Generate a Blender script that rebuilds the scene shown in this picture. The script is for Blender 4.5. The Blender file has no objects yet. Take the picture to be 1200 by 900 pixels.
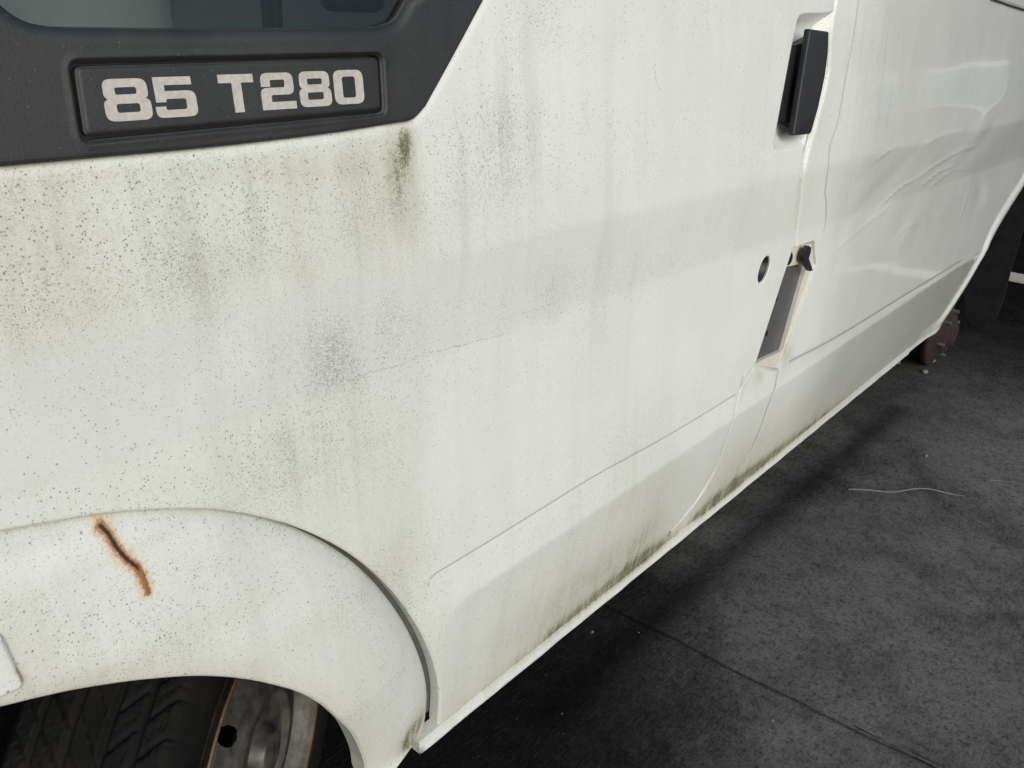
import bpy, bmesh, math, random
import numpy as np
from mathutils import Vector, Matrix
from mathutils.geometry import delaunay_2d_cdt

SC = bpy.context.scene
COL = SC.collection
rng = np.random.default_rng(7)
random.seed(7)

# ------------------------------------------------------------------ camera, sky, sun, exposure
CAM_ROT = [[0.654231, 0.290361, -0.698336], [-0.755392, 0.295989, -0.584614], [0.036951, 0.90999, 0.412981]]

cam_data = bpy.data.cameras.new("camera")
cam_data.sensor_width = 36.0
cam_data.lens = 28.5
cam_data.clip_start = 0.01
cam_data.clip_end = 2000.0
cam = bpy.data.objects.new("camera", cam_data)
COL.objects.link(cam)
_m = Matrix(CAM_ROT).to_4x4()
_m.translation = Vector((0.0, -0.6, 1.3))
cam.matrix_world = _m
SC.camera = cam

SUN_EL, SUN_AZ = 27.0, 205.0          # degrees; azimuth measured from +Y clockwise
world = bpy.data.worlds.new("World")
SC.world = world
world.use_nodes = True
_nt = world.node_tree
_sky = _nt.nodes.new("ShaderNodeTexSky")
_sky.sky_type = 'NISHITA'
_sky.sun_disc = False
_sky.sun_elevation = math.radians(SUN_EL)
_sky.sun_rotation = math.radians(SUN_AZ)
_sky.air_density = 1.0
_sky.dust_density = 1.8
_nt.links.new(_sky.outputs[0], _nt.nodes["Background"].inputs[0])
_nt.nodes["Background"].inputs[1].default_value = 0.10
sun_data = bpy.data.lights.new("sun", 'SUN')
sun_data.energy = 1.0
sun_data.angle = math.radians(40)
sun_data.color = (1.0, 0.99, 0.97)
sun = bpy.data.objects.new("sun", sun_data)
COL.objects.link(sun)
_d = Vector((math.sin(math.radians(SUN_AZ)) * math.cos(math.radians(SUN_EL)),
             math.cos(math.radians(SUN_AZ)) * math.cos(math.radians(SUN_EL)), math.sin(math.radians(SUN_EL))))
sun.rotation_euler = _d.to_track_quat('Z', 'Y').to_euler()
SC.view_settings.view_transform = 'Standard'
SC.view_settings.look = 'None'
SC.view_settings.gamma = 1.0
SC.view_settings.use_curve_mapping = False
SC.view_settings.exposure = 0.52

# ------------------------------------------------------------------ outlines measured on the van side (x along, z up, metres)
DATA = {
 'trim_bottom': [(0.1948, 1.197), (0.2621, 1.1968), (0.3497, 1.1966), (0.4582, 1.1986), (0.5411, 1.2027)],
 'trim_corner': [(0.5411, 1.2027), (0.5635, 1.2045), (0.5818, 1.2154)],
 'trim_slope': [(0.5818, 1.2154), (0.6256, 1.2618), (0.6737, 1.3139)],
 'win_bottom': [(0.2507, 1.2818), (0.3656, 1.2824), (0.5283, 1.2861)],
 'win_cr': [(0.5283, 1.2861), (0.5517, 1.2915), (0.566, 1.3042), (0.5709, 1.3101)],
 'win_cl': [(0.2184, 1.2958), (0.2259, 1.289), (0.2351, 1.2842), (0.2507, 1.2818)],
 'badge': [(0.2525, 1.26), (0.5295, 1.2632), (0.5274, 1.2128), (0.2497, 1.2089)],
 'gap_wing': [(0.1397, 0.9359), (0.1741, 0.9275), (0.2118, 0.9176), (0.2524, 0.9028), (0.297, 0.8831), (0.3331, 0.8618), (0.3721, 0.8338), (0.4056, 0.8044), (0.4395, 0.7694), (0.4738, 0.7267), (0.5062, 0.6766), (0.5346, 0.622), (0.5587, 0.5655), (0.5839, 0.4958), (0.5994, 0.432), (0.6052, 0.3672)],
 'gap_flare': [(0.1392, 0.9339), (0.1737, 0.9254), (0.2113, 0.9154), (0.2522, 0.9012), (0.2968, 0.8814), (0.3329, 0.86), (0.3698, 0.8319), (0.4022, 0.803), (0.4348, 0.7685), (0.4676, 0.7266), (0.4983, 0.6774), (0.5266, 0.6213), (0.5491, 0.5657), (0.5732, 0.4956), (0.5873, 0.4368), (0.5917, 0.3808)],
 'flare_end': [(0.5917, 0.3808), (0.575, 0.3681), (0.5307, 0.3524), (0.4797, 0.3364)],
 'lip': [(0.1082, 0.7954), (0.1375, 0.7847), (0.1688, 0.7715), (0.213, 0.7491), (0.2619, 0.7193), (0.3074, 0.6834), (0.3484, 0.6427), (0.3733, 0.6133), (0.3981, 0.5757), (0.4225, 0.53), (0.4446, 0.4846), (0.4711, 0.405), (0.4805, 0.3487)],
 'bumper': [(0.119, 0.8626), (0.1209, 0.8502), (0.1225, 0.8329), (0.1248, 0.8154), (0.1226, 0.811), (0.1075, 0.8116)],
 'door_r1': [(1.6259, 1.3486), (1.6271, 1.3288)],
 'cup': [(1.6271, 1.3288), (1.5832, 1.3248), (1.4884, 1.321), (1.4688, 1.3112), (1.4552, 1.2737), (1.4388, 1.214), (1.4221, 1.1536), (1.4117, 1.1146), (1.4279, 1.1032), (1.4948, 1.0991), (1.5493, 1.0991)],
 'door_r2': [(1.5493, 1.0991), (1.5434, 1.0563), (1.5494, 1.0186), (1.5691, 0.9692), (1.5902, 0.8934)],
 'slot_l': [(1.5902, 0.8934), (1.4652, 0.6786)],
 'door_r3': [(1.4652, 0.6786), (1.4081, 0.6451), (1.3862, 0.5829), (1.3795, 0.4715), (1.3394, 0.4142), (1.281, 0.3867), (1.2459, 0.3768)],
 'pillar_l': [(1.6389, 1.3773), (1.6383, 1.3491), (1.6252, 1.2972), (1.6294, 1.2177), (1.5953, 1.1372), (1.5733, 1.1002), (1.5579, 1.0548), (1.5647, 1.0167), (1.5849, 0.9669), (1.6069, 0.8939)],
 'pillar_b': [(1.6069, 0.8939), (1.6914, 0.8919)],
 'seamB': [(1.7521, 1.3975), (1.7478, 1.3531), (1.7398, 1.2895), (1.7228, 1.2232), (1.7018, 1.137), (1.6716, 1.0826), (1.6907, 1.0047), (1.7243, 0.9648), (1.7509, 0.9204), (1.7368, 0.8952), (1.6914, 0.8919)],
 'recess': [(1.5735, 0.8986), (1.7678, 0.8778), (1.7403, 0.832), (1.6138, 0.6273), (1.4475, 0.6766)],
 'slot': [(1.5557, 0.8594), (1.6987, 0.8445), (1.6218, 0.666), (1.5267, 0.6738), (1.4322, 0.6775)],
 'plate': [(1.5306, 0.8871), (1.7797, 0.8606), (1.7111, 0.6201), (1.5766, 0.6198), (1.4291, 0.6644)],
 'plate_holes': [(1.5441, 0.7227), (1.5722, 0.7892)],
 'plug': [(1.5834, 0.8737)],
 'lever': [(1.6433, 0.8935), (1.6587, 0.8873), (1.6601, 0.8763), (1.6502, 0.8656), (1.6659, 0.8518), (1.6857, 0.8334), (1.6692, 0.8348), (1.645, 0.854), (1.6267, 0.8629), (1.6226, 0.876), (1.6317, 0.8885)],
 'foot_r': [(1.5899, 0.6362), (1.5759, 0.5901), (1.5687, 0.5629), (1.5715, 0.4983), (1.56, 0.4465), (1.5146, 0.3877)],
 'load_l': [(1.7521, 1.3975), (1.7478, 1.3531), (1.7398, 1.2895), (1.7228, 1.2232), (1.7018, 1.137), (1.6716, 1.0826), (1.6957, 1.0041), (1.7321, 0.9637), (1.7613, 0.9188), (1.7585, 0.8879), (1.7339, 0.8345), (1.6014, 0.6327), (1.5836, 0.5876), (1.5773, 0.5599), (1.5803, 0.4949), (1.5688, 0.4428), (1.5203, 0.3851)],
 'lock': [(1.4798, 0.8708), (1.4836, 0.8803), (1.4839, 0.8892), (1.4806, 0.8963), (1.4744, 0.9003), (1.4662, 0.9008), (1.4572, 0.8977), (1.4488, 0.8915), (1.4422, 0.8832), (1.4385, 0.8739), (1.4381, 0.865), (1.4412, 0.858), (1.4473, 0.8538), (1.4555, 0.8531), (1.4646, 0.8561), (1.4731, 0.8623)],
 'swl': [(0.5631, 0.6533), (0.567, 0.6602), (0.58, 0.6636), (0.6501, 0.6618), (0.7554, 0.6601), (0.9212, 0.6584), (1.1256, 0.648), (1.3903, 0.6418)],
 'swr': [(1.6525, 0.6335), (1.958, 0.6145), (2.3901, 0.6032), (3.1236, 0.5841)],
 'rear_lip': [(3.1994, 0.312), (3.377, 0.4324), (3.5146, 0.5935), (3.9542, 0.7602)],
 'chars': [(0.2687, 1.2358), (0.3046, 1.2343), (0.3062, 1.2354), (0.3414, 1.2339), (0.36, 1.2363), (0.3927, 1.2351), (0.397, 1.2369), (0.4317, 1.2357), (0.4345, 1.237), (0.4692, 1.2358), (0.4714, 1.2378), (0.5059, 1.2367)],
 'rust': [(0.2107, 0.9052), (0.2137, 0.8988), (0.2146, 0.8926), (0.2174, 0.8811), (0.2225, 0.87), (0.2273, 0.8623), (0.2296, 0.8524), (0.2303, 0.8441), (0.2309, 0.8348)],
 'divider': [0.449, 0.055, 1.294],
 'dark_shape': [0.599, 0.12, 1.308],
 'bump_rust': [(0.1236, 0.8296), (0.1246, 0.8173)],
 'handle': [(1.4976, 1.2988), (1.582, 1.2957), (1.5856, 1.2587), (1.5814, 1.2197), (1.5637, 1.1688), (1.5386, 1.1225), (1.4614, 1.1251)],
 'handle_base': [(1.4612, 1.2705), (1.5189, 1.2747), (1.562, 1.2876), (1.5278, 1.1269), (1.4941, 1.1424), (1.4273, 1.1508)],
 'scr1': [(1.0073, 1.2454), (1.0145, 1.2303), (1.024, 1.2159)],
 'scr2': [(0.8975, 1.1826), (0.911, 1.1735), (0.9151, 1.1616)],
 'scr3': [(1.0937, 1.2463), (1.1046, 1.2303)],
 'scr4': [(0.692, 0.8476), (0.6851, 0.83), (0.669, 0.8252)],
 'scr5': [(0.5642, 0.955), (0.6176, 0.9513), (0.7198, 0.9422)],
 'scr6': [(0.4129, 0.9687), (0.4698, 0.9569), (0.5643, 0.953)],
 'scr7': [(0.6529, 0.9687), (0.7207, 0.9635), (0.8623, 0.9605)],
 'scr8': [(1.8453, 1.1113), (2.0701, 1.1114), (2.245, 1.0847)],
 'scr9': [(2.0594, 1.0203), (2.2968, 1.0503), (2.7138, 1.0417)],
 'ground_stain': [[1.013, 0.121], [1.161, 0.12], [1.669, 0.105], [2.352, 0.081], [3.062, 0.066]],
 'straw': [[2.34, -0.016], [2.376, -0.067], [2.404, -0.096], [2.442, -0.128], [2.486, -0.165], [2.519, -0.207], [2.541, -0.251], [2.563, -0.294]],
 'straw2': [[2.726, -0.33], [2.747, -0.375], [2.769, -0.419], [2.775, -0.454]],
 'bits': [[1.274, 0.192], [1.346, 0.111], [3.683, 0.11], [3.55, 0.212], [3.524, 0.097], [1.378, -0.116], [2.751, -0.128], [1.314, -0.235]],
 'flap': [[0.306, 0.743], [0.158, 0.259], [0.107, 0.097], [0.073, 0.064], [0.006, 0.086], [-0.018, 0.13], [-0.024, 0.213], [-0.018, 0.344], [-0.019, 0.532], [-0.034, 0.79]],
 'pale': [[5.476, 0.139], [5.555, -0.025]],
 'blotch': [[2.112, -0.015, 0.2], [1.908, -0.295, 0.3], [1.855, -0.504, 0.3], [1.821, 0.108, 0.12], [1.591, -0.097, 0.15], [2.224, -0.311, 0.3], [1.353, -0.387, 0.2], [2.559, 0.193, 0.2], [2.665, 0.129, 0.08], [2.73, -0.304, 0.5]],
}
DIRT = [
 ('algae', 0.552, 1.18, 0.009, 0.014, 0.85),
 ('algae', 0.545, 1.154, 0.014, 0.037, 0.6),
 ('algae', 0.531, 1.119, 0.025, 0.05, 0.45),
 ('algae', 0.498, 1.171, 0.031, 0.017, 0.5),
 ('algae', 0.42, 1.157, 0.011, 0.029, 0.26),
 ('algae', 0.444, 1.165, 0.038, 0.01, 0.22),
 ('algae', 0.417, 1.082, 0.011, 0.016, 0.45),
 ('algae', 0.216, 1.175, 0.022, 0.023, 0.25),
 ('algae', 0.19, 1.156, 0.013, 0.052, 0.32),
 ('algae', 0.241, 1.154, 0.037, 0.03, 0.26),
 ('algae', 0.243, 1.11, 0.089, 0.038, 0.17),
 ('algae', 0.398, 1.101, 0.085, 0.046, 0.12),
 ('algae', 0.188, 1.008, 0.06, 0.044, 0.07),
 ('algae', 0.321, 0.924, 0.117, 0.033, 0.12),
 ('algae', 0.288, 0.773, 0.268, 0.066, 0.08),
 ('algae', 0.464, 0.617, 0.098, 0.1, 0.12),
 ('algae', 0.65, 1.093, 0.105, 0.058, 0.08),
 ('algae', 0.385, 1.175, 0.051, 0.008, 0.35),
 ('algae', 0.278, 1.183, 0.083, 0.005, 0.3),
 ('algae', 0.184, 1.085, 0.034, 0.018, 0.2),
 ('algae', 0.557, 1.189, 0.009, 0.007, 0.5),
 ('soot', 0.446, 0.997, 0.015, 0.03, 0.75),
 ('soot', 0.459, 0.965, 0.018, 0.021, 0.7),
 ('soot', 0.516, 1.006, 0.015, 0.04, 0.5),
 ('soot', 0.395, 1.021, 0.019, 0.035, 0.25),
 ('soot', 0.547, 0.998, 0.013, 0.041, 0.25),
 ('soot', 0.438, 1.027, 0.043, 0.027, 0.25),
 ('soot', 0.312, 1.15, 0.014, 0.04, 0.2),
 ('soot', 0.323, 1.093, 0.015, 0.021, 0.25),
 ('soot', 0.383, 0.917, 0.012, 0.019, 0.35),
 ('soot', 0.391, 0.867, 0.015, 0.023, 0.35),
 ('soot', 0.699, 1.192, 0.02, 0.027, 0.25),
 ('soot', 0.81, 0.984, 0.02, 0.028, 0.35),
 ('soot', 1.338, 1.003, 0.029, 0.047, 0.25),
 ('soot', 0.361, 0.97, 0.059, 0.011, 0.2),
 ('soot', 0.484, 0.727, 0.028, 0.034, 0.2),
 ('speck', 0.334, 1.112, 0.204, 0.049, 0.7),
 ('speck', 0.197, 1.137, 0.011, 0.047, 0.5),
 ('speck', 0.29, 1.146, 0.009, 0.046, 0.5),
 ('speck', 0.318, 1.129, 0.012, 0.055, 0.6),
 ('speck', 0.38, 1.147, 0.012, 0.035, 0.5),
 ('speck', 0.339, 1.09, 0.013, 0.037, 0.6),
 ('speck', 0.487, 1.125, 0.017, 0.048, 0.5),
 ('speck', 0.716, 1.24, 0.017, 0.053, 0.7),
 ('speck', 0.69, 1.17, 0.017, 0.046, 0.7),
 ('speck', 0.6, 1.118, 0.039, 0.053, 0.5),
 ('speck', 0.505, 0.829, 0.026, 0.097, 0.35),
 ('speck', 0.443, 0.855, 0.019, 0.06, 0.4),
 ('speck', 0.299, 0.844, 0.078, 0.026, 0.4),
 ('speck', 0.188, 0.798, 0.066, 0.033, 0.4),
 ('speck', 0.405, 0.656, 0.086, 0.073, 0.35),
 ('speck', 1.372, 1.184, 0.088, 0.13, 0.25),
 ('speck', 0.877, 1.206, 0.119, 0.082, 0.3),
 ('algae', 0.316, 1.095, 0.098, 0.021, 0.16),
 ('algae', 0.209, 1.117, 0.035, 0.037, 0.25),
 ('algae', 0.404, 1.137, 0.054, 0.029, 0.22),
 ('algae', 0.496, 1.116, 0.032, 0.032, 0.28),
 ('soot', 0.302, 1.098, 0.009, 0.042, 0.3),
 ('soot', 0.232, 1.131, 0.008, 0.037, 0.2),
 ('soot', 0.37, 1.138, 0.01, 0.035, 0.25),
 ('soot', 0.597, 1.036, 0.016, 0.052, 0.2),
 ('soot', 0.911, 0.867, 0.032, 0.082, 0.12),
 ('soot', 0.698, 1.014, 0.016, 0.069, 0.2),
 ('algae', 0.474, 0.883, 0.076, 0.049, 0.14),
 ('algae', 0.523, 0.73, 0.029, 0.071, 0.2),
 ('algae', 0.169, 0.774, 0.102, 0.012, 0.25),
 ('algae', 0.148, 0.92, 0.019, 0.008, 0.25),
 ('speck', 0.256, 1.17, 0.102, 0.018, 0.5),
 ('speck', 0.381, 0.9, 0.041, 0.045, 0.8),
 ('speck', 0.699, 1.188, 0.044, 0.036, 0.9),
 ('speck', 0.652, 1.12, 0.088, 0.065, 0.5),
 ('speck', 0.778, 1.3, 0.031, 0.026, 0.8),
 ('speck', 0.88, 1.047, 0.135, 0.051, 0.5),
 ('speck', 1.057, 0.965, 0.115, 0.031, 0.6),
 ('speck', 0.81, 0.984, 0.06, 0.032, 0.6),
 ('speck', 0.459, 0.984, 0.11, 0.047, 0.6),
 ('speck', 0.217, 1.035, 0.085, 0.043, 0.2),
 ('speck', 0.249, 0.797, 0.15, 0.062, 0.3),
 ('speck', 0.164, 0.881, 0.041, 0.045, 0.4),
 ('speck', 0.518, 0.635, 0.046, 0.116, 0.4),
 ('speck', 0.537, 0.747, 0.044, 0.082, 0.4),
 ('speck', 0.31, 0.911, 0.15, 0.025, 0.3),
 ('speck', 1.127, 1.309, 0.064, 0.028, 0.5),
 ('speck', 1.326, 1.063, 0.051, 0.069, 0.3),
 ('speck', 1.791, 1.277, 0.155, 0.102, 0.6),
 ('speck', 2.039, 1.19, 0.267, 0.122, 0.4),
 ('speck', 1.799, 1.097, 0.164, 0.133, 0.3),
 ('speck', 1.616, 1.262, 0.087, 0.094, 0.3),
 ('speck', 2.039, 0.321, 0.186, 0.066, 0.2),
 ('speck', 0.929, 0.573, 0.142, 0.2, 0.25),
 ('speck', 1.067, 0.689, 0.193, 0.065, 0.15),
 ('algae', 0.561, 0.402, 0.019, 0.02, 0.8),
 ('algae', 0.548, 0.381, 0.014, 0.019, 0.8),
 ('algae', 1.452, 0.426, 0.086, 0.052, 0.25),
 ('algae', 1.568, 0.434, 0.122, 0.055, 0.25),
 ('algae', 1.748, 0.424, 0.159, 0.062, 0.2),
 ('algae', 2.038, 0.444, 0.196, 0.074, 0.15),
 ('algae', 1.121, 0.428, 0.091, 0.035, 0.25),
 ('algae', 0.977, 0.435, 0.095, 0.037, 0.25),
 ('algae', 0.838, 0.428, 0.082, 0.034, 0.18),
 ('algae', 1.141, 0.502, 0.052, 0.087, 0.35),
 ('algae', 1.018, 0.614, 0.04, 0.062, 0.2),
 ('algae', 0.873, 0.461, 0.144, 0.075, 0.25),
 ('algae', 1.626, 0.649, 0.02, 0.022, 0.5),
 ('algae', 1.496, 0.649, 0.018, 0.016, 0.5),
 ('algae', 3.101, 0.461, 0.179, 0.074, 0.4),
 ('soot', 1.419, 0.645, 0.017, 0.019, 0.5),
 ('soot', 1.642, 0.654, 0.041, 0.018, 0.3),
 ('soot', 1.722, 0.612, 0.116, 0.009, 0.4),
 ('speck', 0.956, 0.495, 0.244, 0.104, 0.5),
 ('algae', 0.129, 0.836, 0.02, 0.03, 0.3),
 ('algae', 0.324, 0.698, 0.153, 0.012, 0.12),
 ('algae', 0.305, 0.878, 0.217, 0.004, 0.15),
 ('soot', 2.615, 0.905, 0.081, 0.134, 0.35),
 ('soot', 2.298, 1.122, 0.241, 0.168, 0.15),
 ('algae', 2.639, 0.739, 0.329, 0.105, 0.15),
 ('algae', 1.6, 1.158, 0.034, 0.16, 0.2),
]


# ------------------------------------------------------------------ the van's side surface: y as a function of (x, z)
def sa(t, w): return np.sqrt(t * t + w * w)
def zc(x):
    x = np.asarray(x, float)
    return 1.070 - .012 * x, .966 - .026 * x, .676 - .027 * x, .610 - .013 * x
def Y0(x, z):
    """Body side: creases at four heights; the two lower ones melt away ahead of the wheel arch."""
    x = np.asarray(x, float); z = np.asarray(z, float)
    zu, zm, zg, zl = zc(x)
    t = np.clip((x - .50) / .13, 0, 1); t = t * t * (3 - 2 * t)
    s = [-.150, .125, .062, -.085, .10]
    K = [zl, zg, zm, zu]; W = [.004 + .10 * (1 - t), .010 + .10 * (1 - t), .005, .006]
    y = .5 * (s[0] + s[-1]) * z
    ref = .5 * (s[0] + s[-1]) * zu
    zj = .373 - .017 * x
    y = y - .5 * .46 * (sa(z - zj, .004) - (z - zj))
    for i in range(4):
        k = (s[i + 1] - s[i]) * .5
        y = y + k * sa(z - K[i], W[i]); ref = ref + k * sa(zu - K[i], W[i])
    return y - ref


# ------------------------------------------------------------------ small geometry helpers
def spline(pts, step, closed=False):
    p = np.array(pts, float)
    n = len(p)
    if n == 2 and not closed:
        k = max(1, int(np.hypot(*(p[1] - p[0])) / step))
        return np.array([p[0] + (p[1] - p[0]) * i / k for i in range(k + 1)])
    out = []
    seg = n if closed else n - 1
    for i in range(seg):
        p1, p2 = p[i], p[(i + 1) % n]
        p0 = p[(i - 1) % n] if (closed or i > 0) else p1 * 2 - p2
        p3 = p[(i + 2) % n] if (closed or i + 2 < n) else p2 * 2 - p1
        k = max(1, int(np.hypot(*(p2 - p1)) / step))
        for j in range(k):
            t = j / k
            # centripetal-ish: tension against overshoot
            m1, m2 = (p2 - p0) * .5, (p3 - p1) * .5
            L = np.hypot(*(p2 - p1))
            for mm in (m1, m2):
                l = np.hypot(*mm)
                if l > 1.2 * L: mm *= 1.2 * L / l
            h = lambda a: a
            out.append((2*t**3-3*t**2+1)*p1 + (t**3-2*t**2+t)*m1 + (-2*t**3+3*t**2)*p2 + (t**3-t**2)*m2)
    if not closed: out.append(p[-1])
    return np.array(out)

def join(*segs):
    out = [np.asarray(segs[0], float)]
    for s in segs[1:]:
        s = np.asarray(s, float)
        if np.hypot(*(s[0] - out[-1][-1])) < 1e-5: s = s[1:]
        out.append(s)
    o = np.concatenate(out)
    if np.hypot(*(o[0] - o[-1])) < 1e-5: o = o[:-1]
    return o

def inside(P, poly):
    x, y = P[:, 0], P[:, 1]
    r = np.zeros(len(P), bool)
    n = len(poly)
    for i in range(n):
        x1, y1 = poly[i]; x2, y2 = poly[(i + 1) % n]
        if y1 == y2: continue
        c = ((y1 > y) != (y2 > y)) & (x < (x2 - x1) * (y - y1) / (y2 - y1) + x1)
        r ^= c
    return r

def dist(P, poly, closed=True):
    a = np.asarray(poly, float)
    b = np.roll(a, -1, 0) if closed else a[1:]
    a = a if closed else a[:-1]
    out = np.full(len(P), 9.0)
    ab = b - a
    L = np.maximum((ab ** 2).sum(1), 1e-12)
    for s in range(0, len(P), 3000):
        q = P[s:s + 3000]
        d = q[:, None, :] - a[None]
        t = np.clip((d * ab[None]).sum(2) / L[None], 0, 1)
        e = d - t[..., None] * ab[None]
        out[s:s + 3000] = np.sqrt((e ** 2).sum(2).min(1))
    return out

def nrm(v):
    return v / np.maximum(np.linalg.norm(v, axis=-1, keepdims=True), 1e-12)

def mesh_obj(name, verts, faces, mat=None, parent=None, normals=None, attrs=None, smooth=True):
    me = bpy.data.meshes.new(name)
    me.from_pydata([tuple(map(float, v)) for v in verts], [], [tuple(map(int, f)) for f in faces])
    me.update()
    if smooth: me.polygons.foreach_set("use_smooth", [True] * len(me.polygons))
    if attrs:
        for k, v in attrs.items():
            a = me.attributes.new(k, 'FLOAT', 'POINT')
            a.data.foreach_set("value", np.asarray(v, np.float32))
    if normals is not None:
        me.normals_split_custom_set_from_vertices([tuple(map(float, n)) for n in normals])
    if mat: me.materials.append(mat)
    o = bpy.data.objects.new(name, me)
    COL.objects.link(o)
    if parent: o.parent = parent
    return o

def bm_obj(name, bm, mat, parent=None, smooth=False, angle=40):
    bmesh.ops.recalc_face_normals(bm, faces=bm.faces)
    me = bpy.data.meshes.new(name)
    bm.to_mesh(me); bm.free()
    if smooth:
        me.polygons.foreach_set("use_smooth", [True] * len(me.polygons))
        me.set_sharp_from_angle(angle=math.radians(angle))
    if mat: me.materials.append(mat)
    o = bpy.data.objects.new(name, me)
    COL.objects.link(o)
    if parent: o.parent = parent
    return o

# ------------------------------------------------------------------ dirt maps on the paint (stains with a shape of their own)
def dirt(x, z):
    A = {k: np.zeros(len(x)) for k in ('algae', 'soot', 'speck')}
    for k, bx, bz, sx, sz, a in DIRT:
        A[k] = np.maximum(A[k], 0) + a * np.exp(-.5 * ((x - bx) / sx) ** 2 - .5 * ((z - bz) / sz) ** 2)
    # green growth that sits in the joint above the sill lip
    zj = .373 - .017 * x
    amp = np.interp(x, [.5, .6, .8, 1.0, 1.17, 1.27, 1.31, 1.38, 1.6, 1.85, 2.2, 2.7], [.1, .3, .5, .85, 1.0, .6, .35, 1.0, .95, .8, .6, .3])
    up = np.clip(z - zj, 0, 1)
    A['algae'] += amp * np.where(z > zj, 1.15 * np.exp(-(up / .030) ** 1.5) + .34 * np.exp(-(up / .085)), np.exp(-((z - zj) / .008) ** 2))
    A['seam'] = np.zeros(len(x))
    A['algae'] *= np.where(z < zj - .001, .95, 1.0)
    A['speck'] += np.where(z < zj - .001, .35, 0.0)
    A['soot'] += np.where(z < zj - .001, .30, 0.0)
    # run-off below the black window surround
    A['speck'] += .30 * np.clip((.62 - x) * 8, 0, 1) * np.clip((z - 1.03) * 12, 0, 1)
    A['speck'] += .14 * np.clip((1.1 - x) * 3, 0, 1)
    # dirt settles above the upper crease and again below the middle one; the band between stays cleaner
    zu, zm = zc(x)[:2]
    band = np.clip((zu + .003 - z) / .014, 0, 1) * np.clip((z - zm) / .010, 0, 1) * np.clip((1.0 - x) * 5, 0, 1)
    A['algae'] *= (1 - .70 * band) * np.where(z > zu - .02, .68, 1.0)
    A['speck'] *= 1 - .35 * band
    A['algae'] += .07 * np.clip((.62 - x) * 6, 0, 1) * (1 - band)
    clean = np.clip((x - 1.72) * 3.5, 0, 1)
    A['clean'] = clean * np.clip(1 - .6 * A['soot'] - .5 * A['algae'], 0, 1)
    A['rust'] = np.zeros(len(x))
    A['rustcore'] = np.zeros(len(x))
    return A

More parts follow.
